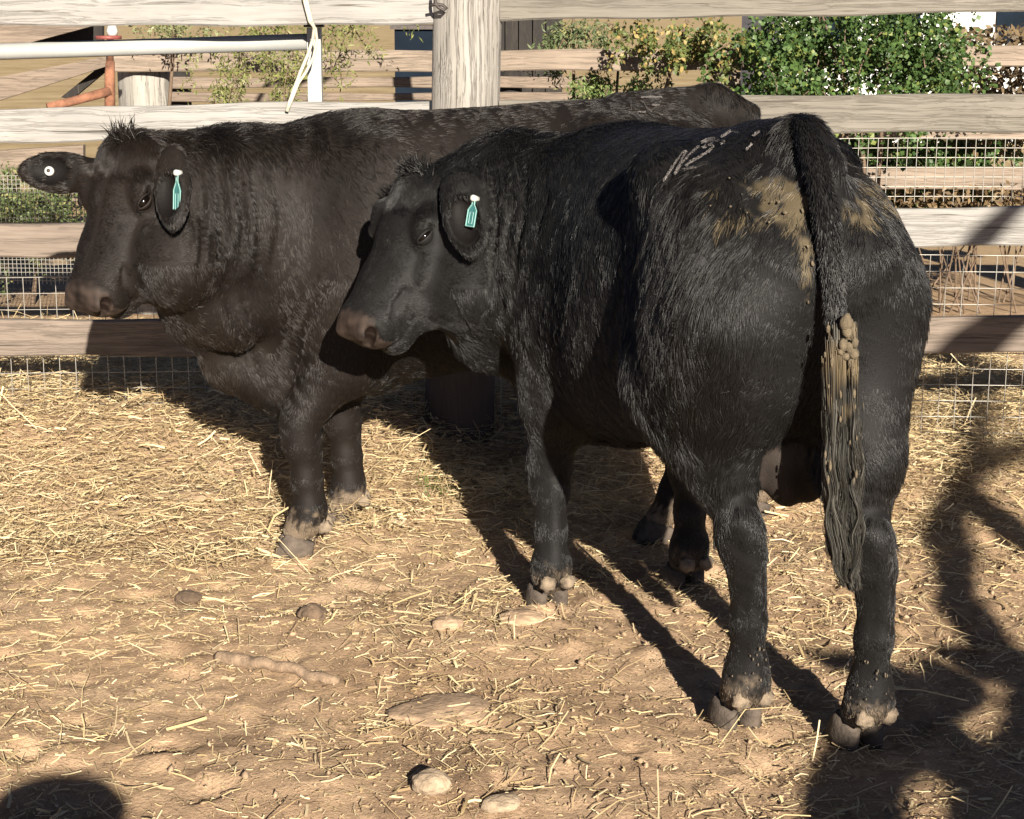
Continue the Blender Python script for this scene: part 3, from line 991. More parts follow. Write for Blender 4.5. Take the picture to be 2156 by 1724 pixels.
def surface_net(G, lo, h):
    s = G < 0
    c = np.zeros(tuple(np.array(s.shape) - 1), np.uint8)
    for i in (0, 1):
        for j in (0, 1):
            for k in (0, 1):
                c += s[i:s.shape[0] - 1 + i, j:s.shape[1] - 1 + j, k:s.shape[2] - 1 + k]
    act = np.argwhere((c > 0) & (c < 8))
    idx = np.full(c.shape, -1, np.int32)
    idx[tuple(act.T)] = np.arange(len(act))
    corners = np.array([[i, j, k] for i in (0, 1) for j in (0, 1) for k in (0, 1)])
    val = np.stack([G[tuple((act + q).T)] for q in corners], 1)
    acc = np.zeros((len(act), 3)); cnt = np.zeros(len(act))
    for a in range(8):
        for b in range(a + 1, 8):
            if np.abs(corners[a] - corners[b]).sum() != 1:
                continue
            va, vb = val[:, a], val[:, b]
            x = (va < 0) != (vb < 0)
            t = np.where(x, va / np.where(x, va - vb, 1), 0)
            acc += np.where(x[:, None], corners[a] + (corners[b] - corners[a]) * t[:, None], 0)
            cnt += x
    V = lo + (act + acc / cnt[:, None]) * h
    F = []
    for ax in range(3):
        o1, o2 = [(1, 2), (2, 0), (0, 1)][ax]
        a = [slice(None)] * 3; b = [slice(None)] * 3
        a[ax] = slice(0, -1); b[ax] = slice(1, None)
        s0, s1 = s[tuple(a)], s[tuple(b)]
        e = np.argwhere(s0 != s1)
        ok = (e[:, o1] > 0) & (e[:, o2] > 0) & (e[:, o1] < c.shape[o1]) & (e[:, o2] < c.shape[o2])
        e = e[ok]
        d1 = np.zeros(3, int); d1[o1] = 1
        d2 = np.zeros(3, int); d2[o2] = 1
        q = np.stack([idx[tuple((e - d1 - d2).T)], idx[tuple((e - d2).T)], idx[tuple(e.T)], idx[tuple((e - d1).T)]], 1)
        inside = s0[tuple(e.T)]
        q = np.where(inside[:, None], q, q[:, ::-1])
        F.append(q)
    F = np.concatenate(F)
    F = F[(F >= 0).all(1)]
    # one light smoothing pass
    for _ in range(2):
        nb = np.zeros_like(V); ct = np.zeros(len(V))
        for i in range(4):
            a, b = F[:, i], F[:, (i + 1) % 4]
            np.add.at(nb, a, V[b]); np.add.at(nb, b, V[a])
            np.add.at(ct, a, 1); np.add.at(ct, b, 1)
        V = V * .6 + nb / np.maximum(ct, 1)[:, None] * .4
    return V, F

def vert_normals(V, F):
    n = np.cross(V[F[:, 2]] - V[F[:, 0]], V[F[:, 3]] - V[F[:, 1]])
    N = np.zeros_like(V)
    for i in range(4):
        np.add.at(N, F[:, i], n)
    return norm(N)

def head_frame(X):
    X = norm(np.array(X, float))
    Z = norm(np.array([0, 0, 1.0]) - X[2] * X)
    Y = np.cross(Z, X)
    return np.array([X, Y, Z])

def hide_material():
    t = NT('black_hide')
    a = t.n('ShaderNodeAttribute', attribute_name='tint')
    t.base(a.outputs['Color'])
    v = t.coords()
    t.bump(t.mix(.5, t.noise(v, 260, 2, .5), t.noise(v, 60, 4, .65)), .35, .006)
    t.b.inputs['Roughness'].default_value = .66
    t.b.inputs['Specular IOR Level'].default_value = .18
    return t.m

def hair_material(name, rough=.41, spec=.44):
    t = NT(name)
    a = t.n('ShaderNodeAttribute', attribute_name='tint')
    t.base(a.outputs['Color'])
    t.b.inputs['Roughness'].default_value = rough
    t.b.inputs['Specular IOR Level'].default_value = spec
    return t.m

M['hide'] = hide_material()
M['hair'] = hair_material('black_hair')
M['hair_brown'] = hair_material('brown_black_hair', .44, .46)
M['eye'] = plain('dark_eye', (.0035, .0025, .002), .06, 0, .2, 40, 0, spec=.45)
M['hoof'] = plain('dusty_hoof', (.080, .062, .048), .9, 0, .55, 26, 1.0)
M['dew'] = plain('pale_dewclaw', (.195, .15, .104), .9, 0, .45, 45, .8)
M['dust_band'] = plain('dusty_coronet', (.40, .33, .25), .95, 0, .25, 40, .4)
M['splash'] = plain('mud_splash', (.11, .088, .06), .9, 0, .4, 60, 0)
M['dung'] = plain('dried_dung', (.125, .098, .062), .95, 0, .45, 70, .9)
M['teal'] = plain('teal_ear_tag', (.045, .165, .165), .5, 0, .12, 40, 0)
M['teal_pale'] = plain('pale_tag_edge', (.19, .36, .33), .55, 0, .1, 40, 0)
M['tag_white'] = plain('white_tag_button', (.5, .5, .47), .4, 0, .05, 40, 0)
M['chalk'] = plain('pale_chalk', (.21, .185, .18), .95, 0, .4, 220, 0)

def curves(name, p0, pts_rel, rad, tint, parent, mat, taper=.25):
    """hair: p0 n x 3 roots, pts_rel n x K x 3 offsets, rad n, tint n x 3"""
    n, K = pts_rel.shape[:2]
    hc = bpy.data.hair_curves.new(name)
    hc.add_curves([K] * n)
    Q = (p0[:, None] + pts_rel).astype(np.float32)
    hc.attributes['position'].data.foreach_set('vector', Q.ravel())
    ra = hc.attributes.get('radius') or hc.attributes.new('radius', 'FLOAT', 'POINT')
    s = np.linspace(0, 1, K)
    prof = np.where(s < .5, 1.0, 1 - (s - .5) * 2 * (1 - taper))
    ra.data.foreach_set('value', (rad[:, None] * prof[None]).astype(np.float32).ravel())
    at = hc.attributes.new('tint', 'FLOAT_COLOR', 'POINT')
    tint = np.repeat(tint, K, 0) if tint.ndim == 2 else tint.reshape(-1, 3)
    c = np.concatenate([tint, np.ones((n * K, 1))], 1).astype(np.float32)
    at.data.foreach_set('color', c.ravel())
    hc.materials.append(mat)
    o = bpy.data.objects.new(name, hc)
    return link(o, parent)

def claw(mb, c, fwd, side, L=.115, W=.052, H=.062, toe_in=.0):
    """one claw of a cloven hoof: heel low, toe pointed"""
    fwd = norm(fwd); n = 16
    V = []
    lv = [(0, 1.0, 0), (.35, .97, -.004), (.75, .86, -.012), (1, .74, -.022)]
    for t, s, b in lv:
        for k in range(n):
            a = 2 * math.pi * k / n
            x, y = math.cos(a), math.sin(a)
            rx = (.60 if x > 0 else .40) * L * s
            ry = W * .5 * s * (1 - .28 * max(0, x) ** 2)
            p = np.array(c) + fwd * (x * rx + b) + np.array([-fwd[1], fwd[0], 0]) * (y * ry + side * toe_in * x)
            p[2] = c[2] + H * t * (.60 + .40 * (x + 1) / 2)
            V.append(p)
    F = []
    for i in range(len(lv) - 1):
        for k in range(n):
            k2 = (k + 1) % n
            F.append((i * n + k, i * n + k2, (i + 1) * n + k2, (i + 1) * n + k))
    F.append(tuple(reversed(range(n)))); F.append(tuple((len(lv) - 1) * n + k for k in range(n)))
    mb.add(V, F)

def tag_panel(mb_face, mb_edge, top, dn, wd, nrm, L, W):
    """flag shaped ear tag: narrow neck, long panel, raised pale border"""
    top, dn, wd, nrm = np.array(top), norm(dn), norm(wd), norm(nrm)
    out = [(-.12, 0), (.12, 0), (.14, .22), (.5, .42), (.5, 1), (-.5, 1), (-.5, .42), (-.14, .22)]
    a = [top + dn * L * t + wd * W * s + nrm * .0012 for s, t in out]
    b = [p - nrm * .0024 for p in a]
    n = len(a)
    mb_face.add(a + b, [tuple(range(n)), tuple(reversed(range(n, 2 * n)))] + [(i, i + n, (i + 1) % n + n, (i + 1) % n) for i in range(n)])
    loop = a + [a[0]]
    for i in range(n):
        mb_edge.tube([loop[i] + nrm * .0006, loop[i + 1] + nrm * .0006], .0016, 5)

def cast(root, bvh, u, v, off=0.0):
    """where the line of sight through a sheet pixel meets this bull (its own frame)"""
    a = to_local(P(u, v, 1.0)[None], root)[0]; b = to_local(P(u, v, 2.0)[None], root)[0]
    d = norm(b - a)
    hit = bvh.ray_cast(Vector(a), Vector(d))
    if hit[0] is None:
        return None, None
    return np.array(hit[0]) + np.array(hit[1]) * off, np.array(hit[1])

def build_bull(cfg, root):
    """a bull in its own frame: x forward, y to its left, z up"""
    f = Field()
    f.loft(cfg['trunk'], n=2.35, egg=cfg['egg'], k=.06, tg='trunk', cap=.10)
    # ---- rump and thighs
    f.chain([(-.30, 0, 1.32), (-.58, 0, 1.345), (-.70, 0, 1.305)], [.026, .026, .022], .07, tg='trunk')
    for s in (1, -1):
        hx, hy = cfg['hind'][0 if s > 0 else 1]
        hk = np.array([hx - .060, hy + s * .004 + cfg.get('hockshift', 0), .47])
        f.ell((-.25, s * .215, 1.235), (.10, .06, .07), k=.10, tg='trunk')             # hook bone
        f.cone((-.70, s * .085, 1.10), (-.64, s * .12, 1.00), .065, .09, .10, tg='trunk')  # pin bone
        f.ell((-.45, s * .160, .98), (.25, .115, .29), k=.09, tg='thigh')
        f.cone((-.60, s * .140, .98), (hk[0] + .02, (hk[1] + s * .15) / 2, .68), .130, .082, .07, tg='thigh')
        f.cone((-.30, s * .190, .80), (hk[0] + .07, (hk[1] * 1.2 + s * .08) / 1.8, .62), .115, .072, .07, tg='thigh')
        f.cone((hk[0] + .03, (hk[1] * 1.2 + s * .04) / 1.45, .68), hk + (0, 0, .04), .076, .048, .05, tg='gaskin')
        f.cone(hk + (-.025, 0, .05), hk + (.0, 0, -.02), .040, .048, .035, tg='shank')
        fet = np.array([hx - .02, hy, .125])
        f.chain([hk + (.004, 0, -.02), (hk + fet) / 2 + (0.004, 0, -.03), fet + (0, 0, .03)], [.049, .037, .040], .03, tg='shank')
        f.chain([fet + (0, 0, .03), fet + (.0, 0, -.01), (hx + .022, hy, .075)], [.044, .048, .042], .03, tg='shank')
        f.ell(hk + (-.052, 0, .040), (.020, .022, .045), k=.03, tg='shank')
        f.chain([hk + (-.042, 0, .01), (hk + fet) / 2 + (-.030, 0, -.02), fet + (-.030, 0, .025)], [.020, .0155, .021], .016, tg='shank')
        # ---- fore legs
        fx, fy = cfg['fore'][0 if s > 0 else 1]
        kn = np.array([fx + .01, fy, .37])
        f.ell((.46, s * .20, .92), (.17, .12, .32), k=.10, tg='trunk')
        f.ell((.63, s * .17, .82), (.12, .10, .14), k=.10, tg='trunk')
        f.cone((.50, s * .185, .80), ((.46 * 2 + fx) / 3, (s * .2 + fy) / 2, .60), .135, .105, .08, tg='foreleg')
        f.cone(((.46 * 2 + fx) / 3, (s * .2 + fy) / 2, .62), kn + (0, 0, .05), .098, .057, .05, tg='foreleg')
        f.cone(kn + (.006, 0, .05), kn + (.006, 0, -.03), .055, .052, .03, tg='shank')
        ft = np.array([fx - .005, fy, .12])
        f.chain([kn + (0, 0, -.04), (kn + ft) / 2 + (0, 0, -.02), ft + (0, 0, .02)], [.047, .039, .043], .03, tg='shank')
        f.chain([ft + (0, 0, .02), ft + (.005, 0, -.01), (fx + .03, fy, .075)], [.046, .048, .042], .03, tg='shank')
        f.ell(kn + (.012, 0, .0), (.048, .050, .055), k=.03, tg='shank')
        f.chain([kn + (-.040, 0, -.01), (kn + ft) / 2 + (-.034, 0, -.01), ft + (-.030, 0, .02)], [.020, .016, .022], .016, tg='shank')
    # ---- brisket, belly, sheath, scrotum
    for c, r in cfg['extra']:
        f.ell(c, r, k=.09, tg='trunk')
    sh = cfg['sheath']
    f.cone((sh[0] - .22, 0, sh[2] + .10), sh, .055, .035, .05, tg='sheath')
    if cfg.get('scrotum') is not None:
        sc = np.array(cfg['scrotum'])
        f.cone(sc + (.0, 0, .30), sc + (0, 0, .12), .045, .05, .05, tg='scrotum')
        f.ell(sc + (0, .026, .065), (.064, .050, .105), k=.035, tg='scrotum')
        f.ell(sc + (.004, -.030, .070), (.064, .050, .105), k=.035, tg='scrotum')
    # ---- neck
    poll = np.array(cfg['poll'], float)
    A = head_frame(cfg['face'])
    TS = cfg['headlen']
    hp = lambda t, y, n: poll + A[0] * t * TS + A[1] * y + A[2] * n
    def he(c, r, A_, k, tg):
        f.ell(c, (r[0] * TS, r[1], r[2]), A_, k, tg=tg)
    w0 = np.array(cfg['neck0'], float)
    nb_up, nb_lo = hp(.03, 0, -.13), hp(.15, 0, -.20)
    mid_up, mid_lo = np.array(cfg['neckmid'][0]), np.array(cfg['neckmid'][1])
    f.chain([w0, mid_up, nb_up], [.17, .145, .105], .10, tg='neck')
    f.chain([np.array(cfg['neck1']), mid_lo, nb_lo], [.20, .155, .10], .10, tg='neck')
    f.chain([(w0 + cfg['neck1']) / 2, (mid_up + mid_lo) / 2, (nb_up + nb_lo) / 2], [.22, .165, .115], .10, tg='neck')
    f.chain(cfg['dewlap'], cfg['dewlap_r'], .07, tg='dewlap')
    # ---- head
    rows = [(-.03, -.045, -.15, .088), (0, -.018, -.20, .104), (.05, -.002, -.250, .119), (.11, .003, -.292, .125), (.17, .0, -.312, .121), (.23, -.012, -.312, .108),
            (.30, -.018, -.288, .095), (.36, -.020, -.246, .087), (.42, -.019, -.208, .088), (.47, -.026, -.176, .087), (.50, -.040, -.156, .074), (.515, -.058, -.13, .060)]
    f.loft([(q[0] * TS, *q[1:]) for q in rows], poll, A, 2.5, lambda t: .16 * sstep(.38, .22, t), .035, 'head', cap=.035)
    he(hp(.0, 0, -.055), (.055, .075, .05), A, .05, tg='head')
    for s in (1, -1):
        he(hp(.112, s * .096, -.030), (.050, .026, .022), A, .03, tg='head')
        he(hp(.19, s * .080, -.205), (.105, .052, .085), A, .04, tg='head')
        he(hp(.31, s * .062, -.095), (.09, .028, .050), A, .04, tg='head')
        he(hp(.235, s * .108, -.105), (.06, .016, .022), A, .03, tg='head')
        f.chain([hp(.140, s * .112, -.102), hp(.172, s * .112, -.102), hp(.205, s * .104, -.080)], [.006, .007, .005], .016, tg='head')
        he(hp(.162, s * .098, -.060), (.034, .020, .030), A, .02, tg='head')
    he(hp(.466, 0, -.092), (.058, .091, .072), A, .03, tg='muzzle')
    he(hp(.440, 0, -.190), (.064, .064, .034), A, .025, tg='lip')
    for s in (1, -1):
        he(hp(.505, s * .050, -.066), (.022, .026, .026), A, .02, tg='muzzle')
        f.chain([hp(.522, s * .026, -.104), hp(.516, s * .050, -.082), hp(.494, s * .076, -.060)], [.009, .015, .016], .006, '-', 'nostril')
        f.chain([hp(.525, s * .005, -.149), hp(.490, s * .064, -.150), hp(.43, s * .092, -.148), hp(.365, s * .094, -.140)], [.007, .010, .010, .006], .010, '-', 'mouth')
        he(hp(.345, s * .092, -.135), (.024, .012, .024), A, .02, tg='head')
        f.chain([hp(.33, s * .088, -.085), hp(.38, s * .092, -.075), hp(.42, s * .093, -.085)], [.004, .004, .003], .018, '-', 'crease')
    th_ = np.array(cfg['throat'])
    f.cone(hp(.335, 0, -.175), th_, .072, .088, .05, tg='head')
    f.cone(hp(.20, 0, -.24), th_ + (0, 0, .03), .085, .09, .05, tg='head')
    f.cone(th_, cfg['dewlap'][1], .085, .060, .08, tg='neck')
    f.cone(th_, mid_lo, .09, .13, .08, tg='neck')
    for c_, r_ in cfg.get('fill', ()):
        f.ell(c_, (r_, r_, r_), k=.08, tg='neck')
    # ears: flat cups
    ears = []
    for s, E, op, el in cfg['ears']:
        wl = lambda q: np.array([q[0] * cfg['h'][0] + q[1] * cfg['h'][1], -q[0] * cfg['h'][1] + q[1] * cfg['h'][0], q[2]])
        E = norm(wl(E)); O = wl(op)
        O = norm(O - (O @ E) * E)
        S = np.cross(E, O)
        b = np.array(cfg['earbase'][0 if s > 0 else 1])
        EA = np.array([E, S, O])
        f.ell(b + E * .035, (.10, .055, .036), EA, .03, tg='ear')
        f.ell(b + E * .20 * el, (.045, .036, .013), EA, .03, tg='ear')
        f.ell(b + E * .115 * el, (.105 * el, .055, .026), EA, .03, tg='ear')
        f.ell(b + E * .125 * el + O * .024, (.090 * el, .041, .028), EA, .012, '-')
        ears.append((b, E, S, O))
    lo = np.array([-.86, -.55, -.0]); hi = np.array([1.0, .55, 1.46])
    allp = np.array([q for p in f.p for q in (p[1], p[2])])
    lo = allp.min(0) - .03; hi = allp.max(0) + .03; lo[2] = .02
    G, lo = f.grid(lo, hi, VOX)
    V, F = surface_net(G, lo, VOX)
    del G
    # neck wrinkles and a little muscle unevenness
    N = vert_normals(V, F)
    tg = f.tags(V)
    V = V + N * (vnoise(V, 2.2, 50) * .006 * np.isin(tg, ['trunk', 'thigh', 'neck']))[:, None]
    if cfg.get('wrinkle') is not None:
        c, d, wd, amp, fr = cfg['wrinkle']
        q = (V - np.array(c)) @ norm(np.array(d))
        r = np.linalg.norm(V - np.array(c), axis=1)
        ph = q * fr + 1.6 * np.sin(V[:, 2] * 5 + 2) + 1.5 * vnoise(V, 1.6, 5)
        amp = amp * np.clip(.35 + vnoise(V, 2.1, 77), 0, 1.2)
        V = V + N * (amp * np.sin(ph) * np.exp(-(r / wd) ** 2) * np.isin(tg, ['neck', 'trunk', 'dewlap']))[:, None]
    bv = BVHTree.FromPolygons([tuple(v) for v in V], [tuple(int(i) for i in q_) for q_ in F])
    for line, depth, sig in cfg.get('creases', ()):
        pts = []
        for (u0, v0), (u1, v1) in zip(line[:-1], line[1:]):
            for k in range(8):
                p_, n_ = cast(root, bv, u0 + (u1 - u0) * k / 8, v0 + (v1 - v0) * k / 8)
                if p_ is not None:
                    pts.append(p_)
        if len(pts) < 3:
            continue
        pts = np.array(pts)
        near = np.where(np.all((V > pts.min(0) - .08) & (V < pts.max(0) + .08), axis=1))[0]
        dist = np.sqrt(((V[near][:, None] - pts[None]) ** 2).sum(-1))
        j = dist.argmin(1); d = dist.min(1)
        fade = np.sin(np.pi * np.clip((j + .5) / len(pts), 0, 1)) ** .6
        V[near] += N[near] * (depth * fade * (-np.exp(-(d / sig) ** 2) + .55 * np.exp(-((d - 2.1 * sig) / sig) ** 2)))[:, None]
    if cfg.get('sway'):
        V[:, 1] += cfg['sway'] * sstep(-.05, -.5, V[:, 0]) * sstep(.30, .66, V[:, 2])
    N = vert_normals(V, F)
    return f, V, F, N, tg, hp, A, ears

def make_bull(name, spec, cfg, label, seed):
    o, h = spec['o'], spec['h']
    rz = math.atan2(h[1], h[0])
    root = empty(name, (o[0], o[1], 0), rz)
    tag(root, label, 'bull', 'young black bulls in the yard')
    f, V, F, N, tg, hp, A, ears = build_bull(cfg, root)
    rs = np.random.RandomState(seed)
    hl = lambda p: ((p - hp(0, 0, 0)) @ A.T) / np.array([cfg['headlen'], 1, 1])                      # head coordinates
    TS = cfg['headlen']
    H = hl(V)
    lw = lambda p: to_local(np.atleast_2d(p), root)
    # ---------------- colours of the hide
    base = np.array(cfg['colour'])
    col = np.tile(base, (len(V), 1)) * (1 + .25 * vnoise(V, 3.0, seed))[:, None]
    brown = np.array([.033, .0235, .019])
    nose = (np.abs(H[:, 1]) < .084) * (sstep(.452, .486, .010 * vnoise(V, 22, 9) + H[:, 0] + .25 * np.clip(H[:, 2] + .08, -.05, .1)) * (H[:, 2] > -.135) * np.isin(tg, ['muzzle', 'head'])) 
    col = col + (brown * (1 + .5 * vnoise(V, 30, 3) + .3 * vnoise(V, 9, 13))[:, None] - col) * nose[:, None]
    for s_ in (1, -1):
        q_ = np.minimum(np.linalg.norm(H - np.array([.507, s_ * .050, -.082]), axis=1), np.linalg.norm(H - np.array([.488, s_ * .070, -.063]), axis=1))
        k_ = sstep(.019, .013, q_)
        col = col + (np.array([.012, .007, .006]) - col) * k_[:, None]
    for (eb, E, S, O) in ears:
        q_ = V - (eb + E * .11)
        k_ = (np.abs(q_ @ E) < .085) * (np.abs(q_ @ S) < .042) * (N @ O > .3) * (tg == 'ear')
        col[k_ > 0] = np.array([.0045, .0034, .003])  # ear hollow painted darker: shade put into the colour for depth
    nud = (tg == 'scrotum')
    col[nud] = np.array([.034, .027, .023]) * (1 + .2 * vnoise(V[nud], 9, 4))[:, None]
    lidm = (tg == 'lid')
    col[lidm] = np.array([.0125, .0105, .0095])
    stain = np.zeros(len(V))
    if cfg.get('stain'):
        bv0 = BVHTree.FromPolygons([tuple(v) for v in V], [tuple(int(i) for i in q_) for q_ in F])
        stain = cfg['stain'](V, N, [(cast(root, bv0, u_, v_)[0], a_, b_, k_) for u_, v_, a_, b_, k_ in
                ((1662, 425, .055, .055, 1.05), (1600, 410, .07, .045, .66), (1545, 445, .07, .075, .56), (1700, 565, .020, .085, 1.0), (1835, 395, .06, .06, .72), (1812, 440, .06, .06, .85))])
    dungc = np.array([.130, .102, .060])
    col = col + (dungc - col) * (stain * .6)[:, None]
    low = sstep(.135, .085, V[:, 2] + .030 * vnoise(V, 14, 8) + .028 * vnoise(V, 45, 18, 9)) * np.isin(tg, ['shank'])
    col = col + (np.array([.19, .145, .102]) - col) * (low * cfg['dusty'])[:, None]
    body = mesh('body', V, F, M['hide'], root, True, local=True, tint=np.clip(col, .002, 1))
    # ---------------- coat
    tri_a = np.cross(V[F[:, 1]] - V[F[:, 0]], V[F[:, 2]] - V[F[:, 0]])
    area = np.linalg.norm(np.cross(V[F[:, 2]] - V[F[:, 0]], V[F[:, 3]] - V[F[:, 1]]), axis=1) * .5
    wt = {'trunk': 1, 'thigh': 1.1, 'neck': 1.1, 'gaskin': 1.7, 'foreleg': 1.7, 'shank': 3.0, 'head': 6.0, 'muzzle': 2.0, 'lip': 1.2, 'lid': .8, 'ear': 2.2, 'dewlap': 1.2, 'sheath': 1.6, 'scrotum': 0.0}
    ftag = tg[F[:, 0]]
    dens = np.array([wt.get(t, 1) for t in ftag]) * area
    dens *= (nose[F[:, 0]] < .35)
    for s_ in (1, -1):
        dens *= np.linalg.norm((H[F[:, 0]] - np.array([.161, s_ * .118, -.057])) * np.array([.8, 1, 1]), axis=1) > .030
        dens *= np.linalg.norm(H[F[:, 0]] - np.array([.52, s_ * .05, -.078]), axis=1) > .030
    # more hair on the side that can be seen, a thinner coat on the hidden one
    vis = np.array(cfg['view']); face_n = N[F[:, 0]]
    dens *= np.where(face_n @ vis > -.35, 1.0, .22)
    n = cfg['hairs']
    fi = rs.choice(len(F), n, p=dens / dens.sum())
    a, b = rs.rand(n, 1), rs.rand(n, 1)
    q = F[fi]
    lerp = lambda W: (W[q[:, 0]] * (1 - a) + W[q[:, 1]] * a) * (1 - b) + (W[q[:, 3]] * (1 - a) + W[q[:, 2]] * a) * b
    p = lerp(V); nn = norm(lerp(N)); t = ftag[fi]
    Hp = hl(p)
    # direction the coat lies
    g = np.tile(np.array([-.62, 0, -.62]), (n, 1))
    topm = sstep(.55, .95, nn[:, 2])[:, None]
    g = g * (1 - topm) + np.array([-1, 0, 0]) * topm
    leg = np.isin(t, ['gaskin', 'foreleg', 'shank', 'sheath', 'dewlap', 'scrotum'])
    g[leg] = np.array([-.15, 0, -1.0])
    th = (t == 'thigh')
    g[th] = np.array([-.2, 0, -1.0])
    rear = (p[:, 0] < -.55) & np.isin(t, ['trunk', 'thigh'])
    g[rear] = np.array([0, 0, -1.0]) + np.stack([np.zeros(n), np.sign(p[:, 1]) * .25, np.zeros(n)], -1)[rear]
    hd = np.isin(t, ['head', 'muzzle', 'lip', 'lid'])
    side_s = np.sign(Hp[:, 1])
    flow = A[0][None] * (-.35) + A[1][None] * (side_s * .45)[:, None] + A[2][None] * (-.6)
    up_ = sstep(.16, .05, Hp[:, 0])[:, None]
    flow = flow * (1 - up_) + (A[0][None] * .5 + A[1][None] * (Hp[:, 1] * 3)[:, None]) * up_
    g[hd] = flow[hd]
    nk = (t == 'neck')
    g[nk] = np.array([-.35, 0, -.8])
    er = (t == 'ear')
    for (eb, E, S, O) in ears:
        m = er & (np.linalg.norm(p - (eb + E * .12), axis=1) < .16)
        g[m] = E
    cl = np.stack([vnoise(p, 9, 100 + seed), vnoise(p, 9, 101 + seed), vnoise(p, 9, 102 + seed)], -1)
    cl2 = np.stack([vnoise(p, 26, 110 + seed), vnoise(p, 26, 111 + seed), vnoise(p, 26, 112 + seed)], -1)
    g = norm(g) + cl * .28 + cl2 * .26 + rs.normal(0, .17, (n, 3))
    g = norm(g - (g * nn).sum(1, keepdims=True) * nn)
    # length and lift
    Ln = np.full(n, cfg['len'])
    Ln[t == 'shank'] *= cfg['shank_len']
    Ln[t == 'foreleg'] *= .8
    Ln[hd] = .0105 + .015 * (sstep(.15, .04, Hp[:, 0]) * sstep(-.14, -.06, Hp[:, 2]))[hd]
    Ln[er] = .018
    Ln[t == 'dewlap'] = cfg['len'] * 1.3
    Ln[t == 'sheath'] = .06
    Ln[(t == 'muzzle')] = .007
    Ln = Ln * cfg['lenmap'](p, nn, t, Hp)
    lift = np.full(n, .24) + .12 * np.clip(cl2[:, 0], -1, 1)
    lift[hd] += .22
    crest = np.isin(t, ['neck', 'trunk']) * sstep(.30, .88, nn[:, 2] + .12 * cl[:, 0]) * sstep(cfg['crest_x'][0], cfg['crest_x'][1], p[:, 0])
    lift += cfg['crest'] * crest
    Ln *= 1 + .5 * crest
    Ln *= rs.uniform(.55, 1.3, n)
    s = np.linspace(0, 1, 4)[None, :, None]
    d0 = norm(g + nn * lift[:, None]); d1 = norm(g + nn * (lift * .25)[:, None] + np.array([0, 0, -.15]))
    rel = Ln[:, None, None] * (s * d0[:, None] + s * s * (d1 - d0)[:, None] * .5) - nn[:, None] * .002
    rad = rs.uniform(.0005, .0010, n) * cfg.get('thick', 1)
    rad[hd] *= .62
    hcol = base * rs.uniform(*cfg['vary'], (n, 1)) * (1 + .5 * vnoise(p, 1.8, seed + 5) + .25 * vnoise(p, 6, seed + 6))[:, None]
    hcol = hcol * (1 + np.array([.16, .0, -.14]) * vnoise(p, 1.3, seed + 15)[:, None])
    hcol = np.clip(hcol, .002, 1)
    fad = rs.rand(n) < cfg['fade_p'] * (1 + .8 * vnoise(p, 3, 9)) * np.where(hd, 3.5, 1)
    hcol[fad] = hcol[fad] * .4 + np.array(cfg['fade']) * .6
    st = lerp(stain[:, None])[:, 0]
    hit = rs.rand(n) < st * .85 * sstep(-.45, .25, vnoise(p, 34, 91, 9))
    hcol[hit] = dungc * rs.uniform(.5, 1.2, (hit.sum(), 1))
    lw_ = lerp((low * cfg['dusty'])[:, None])[:, 0]
    hit = rs.rand(n) < lw_
    hcol[hit] = np.array([.20, .152, .105]) * rs.uniform(.6, 1.2, (hit.sum(), 1))
    curves('coat', p, rel, rad, hcol, root, M[cfg.get('hair', 'hair')])
    # poll tuft
    k = cfg['tuft_n']
    y = rs.normal(0, .022, k); tt = rs.normal(-.008, .016, k)
    p0 = np.array([hp(a_, b_, -.02 - 2.0 * b_ * b_) for a_, b_ in zip(tt, y)])
    d = norm(np.array([0, 0, 1.0]) + rs.normal(0, .33, (k, 3)) + A[1][None] * (y * 6)[:, None] + np.array(cfg['tuft_dir']))
    L = rs.uniform(.4, 1.0, k) * cfg['tuft_l']
    s5 = np.linspace(0, 1, 5)[None, :, None]
    bendv = norm(d + rs.normal(0, .5, (k, 3)) + A[0] * .4)
    rel = L[:, None, None] * (s5 * d[:, None] + s5 ** 2 * (bendv - d)[:, None] * .5)
    curves('poll_tuft', p0, rel, rs.uniform(.0009, .0016, k), np.tile(base, (k, 1)) * rs.uniform(.5, 1.6, (k, 1)), root, M['hair'])
    # eyes: a dark glossy ball between an upper and a lower lid
    bvb = BVHTree.FromPolygons([tuple(v) for v in V], [tuple(int(i) for i in q_) for q_ in F])
    for s_ in (1, -1):
        out = A[1] * s_
        hit = bvb.ray_cast(Vector(hp(.160, 0, -.058) + out * .150), Vector(-out))
        srf = np.array(hit[0]); r = .0205
        c = srf - out * .0085 + A[2] * .006
        th = np.linspace(0, math.pi, 12); ph = np.linspace(0, 2 * math.pi, 21)[:-1]
        EV = np.array([c + r * np.array([math.sin(i) * math.cos(j), math.sin(i) * math.sin(j), math.cos(i)]) for i in th for j in ph])
        EF = [(i * 20 + j, (i + 1) * 20 + j, (i + 1) * 20 + (j + 1) % 20, i * 20 + (j + 1) % 20) for i in range(11) for j in range(20)]
        mesh('eye', EV, EF, M['eye'], root, True, local=True)
        e3 = norm(out * .76 + A[2] * .58 + A[0] * .10)
        e1 = norm(A[0] * .90 + A[2] * .42); e1 = norm(e1 - (e1 @ e3) * e3)
        e2 = np.cross(e3, e1)
        if e2 @ A[2] < 0: e2 = -e2
